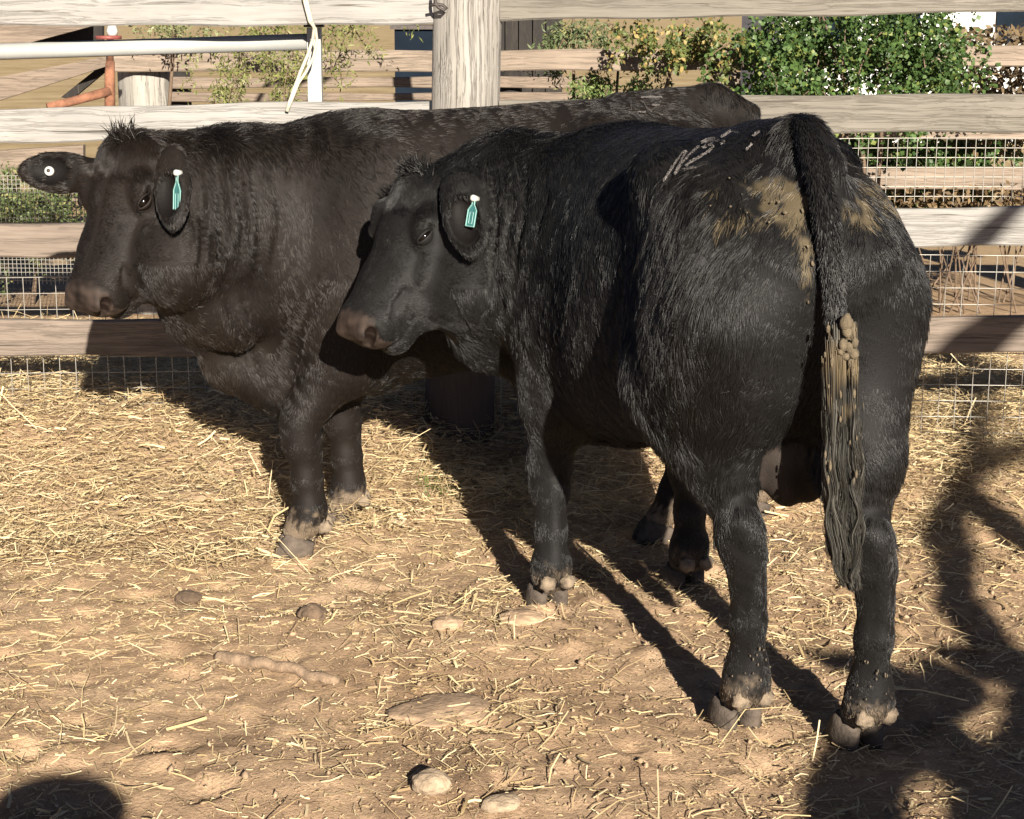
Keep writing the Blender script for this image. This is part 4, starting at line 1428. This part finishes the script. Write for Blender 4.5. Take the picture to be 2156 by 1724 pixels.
        for up_, a0 in ((1, cfg['lids'][0]), (-1, cfg['lids'][1])):
            LV, LF = [], []
            nt, npz = 19, 9
            for i in range(nt):
                t_ = R(-82 + 164 * i / (nt - 1))
                edge = R(a0) * max(0, math.cos(t_)) ** .8
                for k in range(npz):
                    f_ = edge + (R(105) - edge) * (k / (npz - 1)) ** 1.3
                    rr_ = r + .0042 - .0006 * k + (.0016 if k == 1 else 0) - (.003 if k == 0 else 0)
                    LV.append(c + rr_ * (math.cos(f_) * math.cos(t_) * e3 + math.sin(t_) * 1.22 * e1 + up_ * math.sin(f_) * math.cos(t_) * e2))
            for i in range(nt - 1):
                for k in range(npz - 1):
                    q_ = (i * npz + k, i * npz + k + 1, (i + 1) * npz + k + 1, (i + 1) * npz + k)
                    LF.append(q_ if up_ * s_ > 0 else q_[::-1])
            mesh('eyelid', LV, LF, M['hide'], root, True, local=True, tint=np.tile(base * (1.25 if up_ > 0 else 2.0), (len(LV), 1)))
    # hooves: two claws and two dewclaws each
    for (x, yy), rear_ in [(q_, False) for q_ in cfg['fore']] + [(q_, True) for q_ in cfg['hind']]:
        mb = MB()
        for s_ in (1, -1):
            claw(mb, np.array([x + .034, yy + s_ * .031, -.006]), np.array([1, s_ * .06, 0]), s_, .118, .054, .075)
        me = mesh('hoof', np.array(mb.v), mb.f, M['hoof'], root, True, local=True)
        for s_ in (1, -1):
            th = np.linspace(0, math.pi, 8); ph = np.linspace(0, 2 * math.pi, 13)[:-1]
            c = np.array([x - .052, yy + s_ * .029, .088])
            DV = np.array([c + np.array([.023, .023, .020]) * (1 + .18 * math.sin(2 * j + 5 * i + s_)) * np.array([math.sin(i) * math.cos(j), math.sin(i) * math.sin(j), math.cos(i)]) * (1 + .12 * math.sin(3 * j + s_)) for i in th for j in ph])
            DF = [(i * 12 + j, (i + 1) * 12 + j, (i + 1) * 12 + (j + 1) % 12, i * 12 + (j + 1) % 12) for i in range(7) for j in range(12)]
            mesh('dewclaw', DV, DF, M['dew'], root, True, local=True)
    return root, f, V, F, N, tg, hp, A, ears, BVHTree.FromPolygons([tuple(v) for v in V], [tuple(int(i) for i in q_) for q_ in F])


EGG = lambda t: .05 + .50 * sstep(-.20, -.62, t)
TRUNK = [(-.76, 1.20, .98, .09), (-.72, 1.28, .84, .155), (-.62, 1.350, .72, .203), (-.48, 1.368, .64, .240), (-.30, 1.350, .60, .285), (-.10, 1.335, .57, .312),
         (.10, 1.325, .54, .325), (.28, 1.315, .51, .320), (.45, 1.310, .49, .295), (.58, 1.290, .49, .255), (.70, 1.24, .53, .20), (.80, 1.16, .64, .12)]

# ---- the bull by the fence, side on, face turned to the yard
def w2l(spec, p):
    o, h = spec['o'], spec['h']
    d = np.array([p[0] - o[0], p[1] - o[1]])
    return np.array([d @ h, d @ np.array([-h[1], h[0]]), p[2]])
def hoof_at(spec, u, v):
    dep = R(PITCH) - math.atan((862.0 - v) / FPX)
    y = CAMZ / math.tan(dep)
    return tuple(w2l(spec, P(u, v, y))[:2])
cfg_far = dict(
    trunk=TRUNK, egg=EGG,
    fore=[(.665, .185), (.545, -.115)], hind=[(-.44, .13), (-.80, -.13)],
    poll=w2l(BULL_FAR, P(246, 306, 5.40)), face=(.274, .362, -.891), headlen=.90,
    neck0=(.50, .02, 1.105), neck1=(.62, .02, .84), neckmid=((.84, .10, 1.11), (.92, .12, .92)),
    dewlap=[(1.06, .20, .90), (1.00, .12, .72), (.90, .05, .56), (.72, .02, .47)], dewlap_r=[.05, .05, .055, .075],
    extra=[((.74, 0, .58), (.15, .13, .16)), ((.52, 0, .54), (.15, .14, .09))],
    sheath=(-.16, 0, .52), scrotum=None,
    h=BULL_FAR['h'], fill=[(w2l(BULL_FAR, P(488, 672, 5.52)), .085), (w2l(BULL_FAR, P(440, 640, 5.50)), .07)], throat=w2l(BULL_FAR, P(366, 555, 5.36)), earbase=(w2l(BULL_FAR, P(362, 350, 5.30)), w2l(BULL_FAR, P(176, 366, 5.47))),
    ears=[(1, (.10, -.50, -.86), (-.55, -.80, .35), .74), (-1, (-1.0, .10, .05), (.1, -.9, .25), .74)],
    wrinkle=((.86, .22, 1.0), (1, .2, -.15), .30, .0022, 105),
    vary=(.5, 1.6), shank_len=.5, hair='hair_brown', colour=(.0092, .0068, .0055), len=.024, crest=.42, crest_x=(.35, .75), hairs=290000, view=(-.15, .98, .25), thick=.8,
    creases=[([(452, 345), (470, 470), (452, 610)], .008, .014), ([(497, 340), (514, 470), (500, 580)], .010, .013), ([(528, 370), (545, 480), (540, 600)], .006, .012),
             ([(575, 360), (590, 470), (570, 570)], .004, .012), ([(475, 625), (505, 700), (545, 800)], .009, .014), ([(700, 570), (640, 660), (600, 800)], .006, .018),
             ([(425, 400), (425, 520), (415, 620)], .006, .010)],
    lenmap=lambda p, n, t, H: np.ones(len(p)), fade_p=.028, fade=(.055, .042, .033), dusty=.8,
    lids=(26, 24), tuft_n=300, tuft_l=.080, tuft_dir=(0, 0, .3), stain=None)
bull_far = make_bull('bull', BULL_FAR, cfg_far, 'black young bull standing side on against the fence, face turned to the yard', 1)

# ---- the nearer bull, seen from behind, head turned to its left
def near_len(p, n, t, H):
    m = np.ones(len(p))
    bald = np.exp(-(((np.abs(p[:, 1] - .05) - .12) / .10) ** 2 + ((p[:, 2] - .93) / .17) ** 2)) * (p[:, 0] < -.5)
    m *= 1 - .45 * bald
    sh = ((t == 'thigh') | (t == 'gaskin')) & (np.abs(p[:, 1]) > .16)
    m[sh] *= 1.35
    m[(t == 'gaskin')] *= 1.25
    top = (n[:, 2] > .6) & (p[:, 0] < -.45) & (np.abs(p[:, 1]) < .1)
    m[top] *= 1.15
    return m
def near_stain(V, N, C):
    n1 = vnoise(V, 9, 61) * .45 + vnoise(V, 30, 62, 8) * .55
    w = np.zeros(len(V))
    for c, ry, rz_, k in C:
        if c is None:
            continue
        w = np.maximum(w, k * np.exp(-(((V[:, 1] - c[1]) / ry) ** 2 + ((V[:, 2] - c[2]) / rz_) ** 2)))
    w *= (V[:, 0] < -.3)
    return sstep(.45, .75, w + .42 * n1 * np.clip(w * 3, 0, 1))
cfg_near = dict(
    trunk=TRUNK, egg=EGG, sway=.06, hockshift=.012,
    fore=[(.515, .225), (.564, -.205)], hind=[(-.46, .104), (-.645, -.107)],
    poll=w2l(BULL_NEAR, P(862, 376, 5.10)), face=(-.186, .513, -.839), headlen=.86,
    neck0=(.48, .06, 1.10), neck1=(.60, .10, .84), neckmid=((.68, .28, 1.12), (.72, .30, .93)),
    dewlap=[(.72, .50, .86), (.76, .34, .72), (.76, .18, .62), (.66, .05, .52)], dewlap_r=[.05, .05, .06, .08],
    extra=[((.66, .05, .64), (.16, .15, .16)), ((.50, 0, .55), (.15, .14, .09))],
    sheath=(-.02, 0.02, .50), scrotum=(-.53, -.026, .575),
    h=BULL_NEAR['h'], throat=w2l(BULL_NEAR, P(1000, 600, 5.06)), earbase=(w2l(BULL_NEAR, P(966, 402, 4.98)), w2l(BULL_NEAR, P(852, 408, 5.25))),
    ears=[(1, (.22, -.48, -.85), (-.25, -.88, .35), .74), (-1, (.35, .93, .0), (-.5, -.7, .25), .7)],
    wrinkle=((.64, .36, 1.02), (.5, 1, .0), .26, .007, 85),
    vary=(.7, 1.35), shank_len=.5, colour=(.0072, .0068, .0067), len=.028, crest=.30, crest_x=(.2, .7), hairs=400000, view=(-.80, .45, .25), thick=.68,
    creases=[([(1032, 350), (1046, 460), (1034, 580)], .010, .010), ([(1066, 335), (1078, 440), (1052, 570)], .009, .010), ([(1100, 330), (1112, 430), (1080, 550)], .008, .010),
             ([(1140, 330), (1150, 420), (1120, 520)], .006, .011), ([(1036, 560), (1050, 640), (1020, 700)], .012, .012)],
    lenmap=near_len, fade_p=.03, fade=(.045, .043, .041), dusty=.5,
    lids=(9, 16), tuft_n=420, tuft_l=.075, tuft_dir=(.2, .3, .1), stain=near_stain)
bull_near = make_bull('bull', BULL_NEAR, cfg_near, 'shaggy black bull seen from behind with muddy rump and head turned left', 2)

def vis_(cfg, q):
    return q

def bull_details():
    for B, tags_, strokes in ((bull_far, 'far', None), (bull_near, 'near', None)):
        root, f, V, F, N, tg, hp, A, ears, bvh = B
        far = tags_ == 'far'
        # ear tags
        b, E, S, O = ears[0]
        y_ = 5.28 if far else 4.98
        if far:
            topw, botw = P(374, 364, 5.24), P(373, 452, 5.22)
            W, L = .036, np.linalg.norm(topw - botw)
        else:
            topw, botw = P(999, 418, 4.93), P(990, 474, 4.91)
            W, L = .034, np.linalg.norm(topw - botw) * 1.05
        e = empty('ear_tag', (0, 0, 0)); e.parent = root
        dn = norm(botw - topw); wd = norm(np.array([.62, -.75, 0.])); nr = norm(np.cross(wd, dn))
        if nr[1] > 0: nr = -nr
        mf, me = MB(), MB()
        tag_panel(mf, me, topw, dn, wd, nr, L, W)
        mesh('tag_panel', to_local(np.array(mf.v), root), mf.f, M['teal'], e, local=True)
        # moulded outline mark on the tag
        for sx in (-.2, .2):
            me.tube([topw + dn * L * .5 + wd * W * sx + nr * .002, topw + dn * L * .9 + wd * W * sx + nr * .002], .0009, 4)
        for ty in (.5, .9):
            me.tube([topw + dn * L * ty - wd * W * .2 + nr * .002, topw + dn * L * ty + wd * W * .2 + nr * .002], .0009, 4)
        mesh('tag_border', to_local(np.array(me.v), root), me.f, M['teal_pale'], e, local=True)
        mb = MB(); c = topw + nr * .002
        mb.tube([c - nr * .012, c + nr * .006, c + nr * .010], [.0085, .0085, .005], 14)
        mesh('tag_stud', to_local(np.array(mb.v), root), mb.f, M['tag_white'], e, True, local=True)
        if far:   # round button in the other ear
            b2, E2, S2, O2 = ears[1]
            mb = MB(); c = b2 + E2 * .098 + O2 * .010
            mb.tube([c - O2 * .012, c + O2 * .004, c + O2 * .0065], [.0135, .0135, .009], 18)
            mesh('ear_button', np.array(mb.v), mb.f, M['tag_white'], root, True, local=True)
            mb = MB(); mb.tube([c + O2 * .006, c + O2 * .009], .0055, 12)
            mesh('ear_button_pin', np.array(mb.v), mb.f, M['tie'], root, True, local=True)
        # chalk marks, drawn on the hair
        if far:
            st = [[(620, 370), (612, 440), (625, 520), (600, 580), (545, 610)], [(545, 612), (650, 610), (760, 590), (930, 605)], [(740, 600), (790, 680), (880, 680)],
                  [(835, 345), (900, 385), (935, 460), (985, 530), (1070, 580)], [(1075, 440), (1240, 440)], [(1235, 630), (1290, 670), (1320, 660)], [(840, 260), (1060, 262), (1310, 255)]]
            conv = lambda x, y: ((1380 + x / 9.8) * .9199, (200 + y / 9.8) * .9199)
            wds = [.0042, .0042, .0042, .0042, .003, .006, .002]
        else:
            st = [[(215, 1180), (225, 1130), (310, 990), (420, 810), (520, 650), (590, 630)], [(590, 635), (520, 790), (420, 1040)], [(420, 1040), (520, 860), (660, 690), (840, 530)],
                  [(1020, 510), (1100, 485), (1140, 505), (1100, 570), (980, 660), (830, 745), (690, 830), (625, 890)], [(550, 960), (680, 940), (775, 925)],
                  [(900, 560), (970, 530)], [(960, 480), (1010, 430), (1240, 410)], [(1270, 350), (1390, 285), (1460, 230)], [(880, 465), (990, 405), (1150, 372)],
                  [(1290, 430), (1350, 425), (1340, 450)], [(1265, 485), (1295, 470)], [(1500, 248), (1610, 252)], [(1890, 320), (2010, 230)], [(1750, 580), (1830, 520), (1870, 470)]]
            conv = lambda x, y: ((1500 + x / 8.292) * .9199, (280 + y / 8.292) * .9199)
            wds = [.0045, .0055, .0045, .0045, .006, .004, .003, .0035, .0022, .0035, .004, .0018, .0025, .0025]
        rs = np.random.RandomState(6)
        P0, RE, RA, TI = [], [], [], []
        for s_, w_ in zip(st, wds):
            for (x0, y0), (x1, y1) in zip(s_[:-1], s_[1:]):
                m = max(5, int(math.hypot(x1 - x0, y1 - y0) / 3))
                for k in range(m):
                    t = (k + rs.rand()) / m
                    p_, n_ = cast(root, bvh, *conv(x0 + (x1 - x0) * t, y0 + (y1 - y0) * t), off=.006 if far else .009)
                    if p_ is None:
                        continue
                    p2, _n = cast(root, bvh, *conv(x0 + (x1 - x0) * (t + .15), y0 + (y1 - y0) * (t + .15)), off=.006 if far else .009)
                    if p2 is None:
                        continue
                    g = norm(p2 - p_)
                    for _ in range(1):
                        sd = rs.normal(0, w_ * .09, 3); sd -= (sd @ n_) * n_
                        d = norm(g + rs.normal(0, .15, 3))
                        L = rs.uniform(.002, .0045)
                        P0.append(p_ + sd + n_ * rs.uniform(-.002, .004)); RE.append(np.array([d * L * q for q in (0, .35, .7, 1)]))
                        RA.append(rs.uniform(.0002, .00042)); TI.append(np.array([.22, .20, .19]) * rs.uniform(.35, 1.1))
        curves('chalk_mark', np.array(P0), np.array(RE), np.array(RA), np.array(TI), root, M['hair'])
    # ---------------- tail of the nearer bull
    root, f, V, F, N, tg, hp, A, ears, bvh = bull_near
    rs = np.random.RandomState(77)
    base = np.array(cfg_near['colour'])
    path = [((1660, 268), 4.05), ((1686, 262), 3.965), ((1702, 300), 3.905), ((1722, 370), 3.845), ((1738, 450), 3.80), ((1748, 540), 3.775), ((1757, 640), 3.765), ((1764, 740), 3.775), ((1768, 860), 3.79), ((1768, 960), 3.80)]
    pts = np.array([to_local(P(u, v, y)[None], root)[0] for (u, v), y in path])
    rad = [.016, .022, .024, .024, .0235, .022, .020, .018, .015, .010]
    t0 = np.linspace(0, 1, len(pts)); t1 = np.linspace(0, 1, 40)
    pp = np.stack([np.interp(t1, t0, pts[:, i]) for i in range(3)], -1)
    for _ in range(4):
        pp[1:-1] = (pp[:-2] + pp[1:-1] * 2 + pp[2:]) / 4
    rr = np.interp(t1, t0, rad)
    mb = MB(); mb.tube(pp, list(rr), 16)
    TV = np.array(mb.v)
    tail = mesh('tail', TV, mb.f, M['hide'], root, True, local=True, tint=np.tile(base, (len(TV), 1)))
    # short hair of the dock
    n = 9000
    ti = rs.rand(n) ** .9 * .98
    ii = np.clip((ti * 39).astype(int), 0, 38)
    c = pp[ii] + (pp[ii + 1] - pp[ii]) * (ti * 39 - ii)[:, None]
    tan = norm(pp[ii + 1] - pp[ii])
    rv = norm(rs.normal(size=(n, 3))); rv = norm(rv - (rv * tan).sum(1, keepdims=True) * tan)
    p0 = c + rv * np.interp(ti, t1, rr)[:, None]
    g = norm(tan + rs.normal(0, .15, (n, 3)) + rv * .18)
    L = rs.uniform(.5, 1.2, n) * .018
    s = np.linspace(0, 1, 4)[None, :, None]
    curves('tail_hair', p0, L[:, None, None] * s * g[:, None], rs.uniform(.0006, .0011, n), np.clip(base * rs.uniform(.5, 1.9, (n, 1)), 0, 1), tail, M['hair'])
    # the switch: long wavy locks
    locks, K = 58, 26
    P0, RE, RA, TI = [], [], [], []
    wl = np.array([to_local(P(u, v, y)[None], root)[0] for (u, v), y in (((1735, 680), 3.74), ((1740, 860), 3.745), ((1740, 1000), 3.76), ((1745, 1150), 3.78), ((1775, 1245), 3.80))])
    wr = np.array([to_local(P(u, v, y)[None], root)[0] for (u, v), y in (((1795, 680), 3.74), ((1803, 860), 3.745), ((1806, 1000), 3.76), ((1806, 1150), 3.78), ((1800, 1245), 3.80))])
    sk = np.linspace(0, 1, K)
    kk = np.linspace(0, 1, 5)
    WL = np.stack([np.interp(sk, kk, wl[:, i]) for i in range(3)], -1); WR = np.stack([np.interp(sk, kk, wr[:, i]) for i in range(3)], -1)
    viewd = norm(to_local(np.array([[0, -1, 0.0]]) + np.array(root.location), root)[0])
    for j in range(locks):
        w = rs.rand(); dep = rs.uniform(-.02, .022)
        ph = rs.uniform(0, 6.28); amp = rs.uniform(.003, .0085); fr = rs.uniform(20, 34); lt = rs.uniform(.45, 1.5)
        start = rs.uniform(0, .35); end = rs.uniform(.78, 1.0)
        s_ = start + (end - start) * sk
        row = lambda W: np.stack([np.interp(s_, sk, W[:, i]) for i in range(3)], -1)
        a, b = row(WL), row(WR)
        narrow = .5 + (w - .5) * (1 - .55 * np.clip(s_ - .8, 0, 1) * 5 * .6)
        ctr = a + (b - a) * narrow[:, None]
        wave = (amp * sstep(.1, .6, s_) * np.sin(fr * s_ + ph))[:, None] * norm(b - a)
        ctr = ctr + wave + viewd * (dep + .004 * np.sin(fr * .7 * s_ + ph))[:, None]
        m = 44
        for _ in range(m):
            sp = rs.normal(0, .0042, 3); wv = rs.normal(0, .0025); w2 = rs.uniform(12, 30); w3 = rs.uniform(0, 6)
            q = ctr + sp[None] * (1 - .62 * sk)[:, None] + (wv * sk * np.sin(w2 * sk + w3))[:, None] * norm(b - a)
            P0.append(q[0]); RE.append(q - q[0])
            RA.append(rs.uniform(.00045, .0009))
            tone = (np.array([.020, .019, .0165]) * rs.uniform(.4, 1.8) if rs.rand() < .62 else np.array([.080, .076, .065]) * rs.uniform(.5, 1.2)) * lt
            mud = sstep(.15, .55, vnoise(q, 16, 31, 8) + .9 * np.exp(-((s_ - .06) / .16) ** 2) - .12 - .75 * sstep(.22, .5, s_) + .15 * rs.normal())[:, None]
            TI.append(tone[None] * (1 - mud) + np.array([.16, .122, .072])[None] * rs.uniform(.6, 1.2) * mud)
    curves('tail_switch', np.array(P0), np.array(RE), np.array(RA), np.array(TI), tail, M['hair'], .5)
    # dried dung caked on the switch
    mb = MB()
    def blob(mb, c, r, seed_, stretch=(1, 1, 1), ax=None):
        th = np.linspace(0, math.pi, 8); ph = np.linspace(0, 2 * math.pi, 11)[:-1]
        D = np.array([[math.sin(i) * math.cos(j), math.sin(i) * math.sin(j), math.cos(i)] for i in th for j in ph])
        k_ = 1 + .20 * vnoise(D, .6, seed_) + .10 * vnoise(D, 1.7, seed_ + 3)
        D = D * k_[:, None] * r * np.array(stretch)
        if ax is not None:
            D = D @ ax
        mb.add(D + c, [(i * 10 + j, (i + 1) * 10 + j, (i + 1) * 10 + (j + 1) % 10, i * 10 + (j + 1) % 10) for i in range(7) for j in range(10)])
    big = [(1782, 680, .0155, 1.35), (1783, 699, .0125, 1.2), (1775, 727, .0105, 1.7), (1787, 733, .010, 1.4), (1799, 722, .008, 1.7), (1797, 745, .0125, 1.15), (1769, 741, .008, .9), (1780, 750, .0095, .9), (1791, 765, .008, 1.7),
           (1796, 783, .006, 2.2), (1743, 692, .005, 2.0), (1751, 762, .0045, 2.8)]
    for i, (u, v, r, el) in enumerate(big):
        p_ = to_local(P(u, v, 3.715)[None], root)[0]
        blob(mb, p_, r * .85, i, (1, 1, el))
    for i in range(18):
        u = rs.choice([rs.uniform(1736, 1752), rs.uniform(1785, 1808), rs.uniform(1736, 1806)]); v = 690 + 330 * rs.rand() ** 1.4
        blob(mb, to_local(P(u, v, 3.718)[None], root)[0], rs.uniform(.0015, .0032), 100 + i, (1, 1, rs.uniform(2.2, 5)))
    mesh('dried_dung', np.array(mb.v), mb.f, M['dung'], tail, True, local=True)
    # crusts of dung on the rump and burrs on the shanks
    mb = MB()
    for i in range(26):
        k = rs.choice(4, p=[.34, .28, .22, .16])
        if k == 0: u, v = rs.normal(1655, 26), rs.normal(425, 32)
        elif k == 1: u, v = rs.normal(1545, 45), rs.normal(445, 38)
        elif k == 2: u, v = rs.normal(1700, 9), rs.normal(560, 45)
        else: u, v = rs.normal(1840, 28), rs.normal(415, 30)
        p_, n_ = cast(root, bvh, u, v, .010)
        if p_ is None: continue
        t_ = norm(np.cross(n_, [0.3, .2, 1])); ax = np.array([t_, np.cross(n_, t_), n_])
        blob(mb, p_, (.0009 + .0030 * rs.rand() ** 2) * (1.1 if k in (0, 2) else .6), i, (rs.uniform(.7, 1.3), rs.uniform(.8, 2.2), .22), ax)
    mesh('dung_crust', np.array(mb.v), mb.f, M['dung'], root, True, local=True)
    mb = MB()
    for i in range(34):
        if rs.rand() < .55: u, v = rs.uniform(1785, 1875), rs.uniform(1370, 1480)
        else: u, v = rs.choice([rs.uniform(1590, 1612), rs.uniform(1525, 1605)]), rs.uniform(1340, 1440)
        p_, n_ = cast(root, bvh, u, v, .012)
        if p_ is None or p_[0] > -.3: continue
        blob(mb, p_, rs.uniform(.0008, .0018), i, (1, 1, rs.uniform(1.3, 3.2)))
    mesh('dried_splash', np.array(mb.v), mb.f, M['splash'], root, True, local=True)

bull_details()

# ------------------------------------------------------------------ added objects beside and behind the camera, shaped to throw the front shadows
def shade_at(u, v, y0=.2):
    dep = R(PITCH) - math.atan((862.0 - v) / FPX)
    Y = CAMZ / math.tan(dep); X = P(u, v, Y)[0]
    sx, sy, sz = math.sin(R(SUN_AZ)), -math.cos(R(SUN_AZ)), math.tan(R(SUN_EL))
    k = (Y - y0) / -sy
    return np.array([X + sx * k, y0, sz * k])
def shade_f(u, v, y0=.2):
    p = P(u, v, FENCE_Y)
    k = (FENCE_Y - y0) / math.cos(R(SUN_AZ))
    return p + np.array([math.sin(R(SUN_AZ)) * k, y0 - FENCE_Y, math.tan(R(SUN_EL)) * k])
def build_shade():
    t = empty('tree', tuple(shade_at(2150, 1720) * (1, 1, 0)))  # made-up shadow caster out of view, its limbs follow the wanted shadows
    tag(t, 'added unseen tree shape, limbs laid out to shade the lower right of the yard', 'tree')
    def shade_limb(name, pix, rad, y0=.2, fn=shade_at):
        mb = MB()
        pts = [fn(u, v, y0) for u, v in pix]
        P3 = np.array(pts); tt = np.linspace(0, 1, len(P3)); t2 = np.linspace(0, 1, 5 * len(P3))
        Q = np.stack([np.interp(t2, tt, P3[:, i]) for i in range(3)], -1)
        for _ in range(3):
            Q[1:-1] = (Q[:-2] + 2 * Q[1:-1] + Q[2:]) / 4
        r = np.interp(t2, np.linspace(0, 1, len(rad)), rad)
        rr_ = [x * (1 + .10 * math.sin(7 * i)) for i, x in enumerate(r)]
        mb.tube(Q, rr_, 10)
        mb.build(name, M['bark'], t, True)
    shade_limb('trunk', ((2180, 4000), (2190, 2300), (2170, 1800), (2085, 1690), (2020, 1590), (1950, 1525)), (0.117, 0.101, 0.082, 0.074, 0.070, 0.066))
    shade_limb('shade_limb', ((1790, 2600), (1780, 1800), (1800, 1690), (1850, 1590), (1930, 1510), (2010, 1420)), (0.094, 0.078, 0.066, 0.058, 0.062, 0.055))
    shade_limb('shade_limb', ((2090, 1690), (2190, 1590), (2215, 1490), (2180, 1405), (2080, 1385), (2010, 1400)), (0.066, 0.066, 0.066, 0.055, 0.051, 0.047))
    shade_limb('shade_limb', ((1940, 1510), (1890, 1430), (1800, 1400), (1715, 1385)), (0.058, 0.055, 0.043, 0.023))
    shade_limb('shade_limb', ((1790, 1760), (1745, 1660), (1765, 1560)), (0.055, 0.039, 0.016))
    shade_limb('shade_limb', ((2060, 1660), (2030, 1760), (2040, 1900)), (0.047, 0.039, 0.039))
    shade_limb('shade_limb', ((2200, 1420), (2100, 1400), (2030, 1300), (1985, 1200), (1975, 1080), (1990, 980), (1975, 900), (1985, 800)), (0.062, 0.058, 0.055, 0.051, 0.051, 0.047, 0.043, 0.039))
    shade_limb('shade_limb', ((2300, 1250), (2160, 1150), (2060, 1075), (1990, 1030)), (0.074, 0.070, 0.062, 0.039))
    shade_limb('shade_limb', ((2230, 850), (2155, 905), (2040, 985), (1990, 1020)), (0.031, 0.030, 0.028, 0.023))
    shade_limb('shade_limb', ((2330, 250), (2130, 440), (2047, 520), (1900, 660)), (.042, .042, .042, .042), fn=shade_f)
    shade_limb('shade_limb', ((2350, 480), (2120, 670), (2010, 760), (1900, 850)), (.075, .08, .085, .085), fn=shade_f)
    p = empty('shade_post', (0, .3, 0))  # post added out of view only for the shadow it throws
    c = shade_at(120, 1650, .3)
    p.location = (c[0], .3, 0)
    tag(p, 'added unseen round topped post shape that throws the lower left corner shadow', 'post')
    mb = MB(); log_post(mb, (c[0], .3, -.1), (c[0], .3, c[2] - .05), .15, .15, seed=3)
    mb.build('shaft', M['wood_post'], p, True)
    mb = MB(); mb.tube([(c[0], .3, c[2] - .051), (c[0], .3, c[2] - .02), (c[0], .3, c[2])], [.149, .12, .05], 24)
    mb.build('rounded_top', M['wood_post'], p, True)
build_shade()
for o in bpy.data.objects:
    if o.name.split('.')[0] in ('dung_crust', 'dried_dung', 'dried_splash', 'twig'):
        o['kind'] = 'stuff'
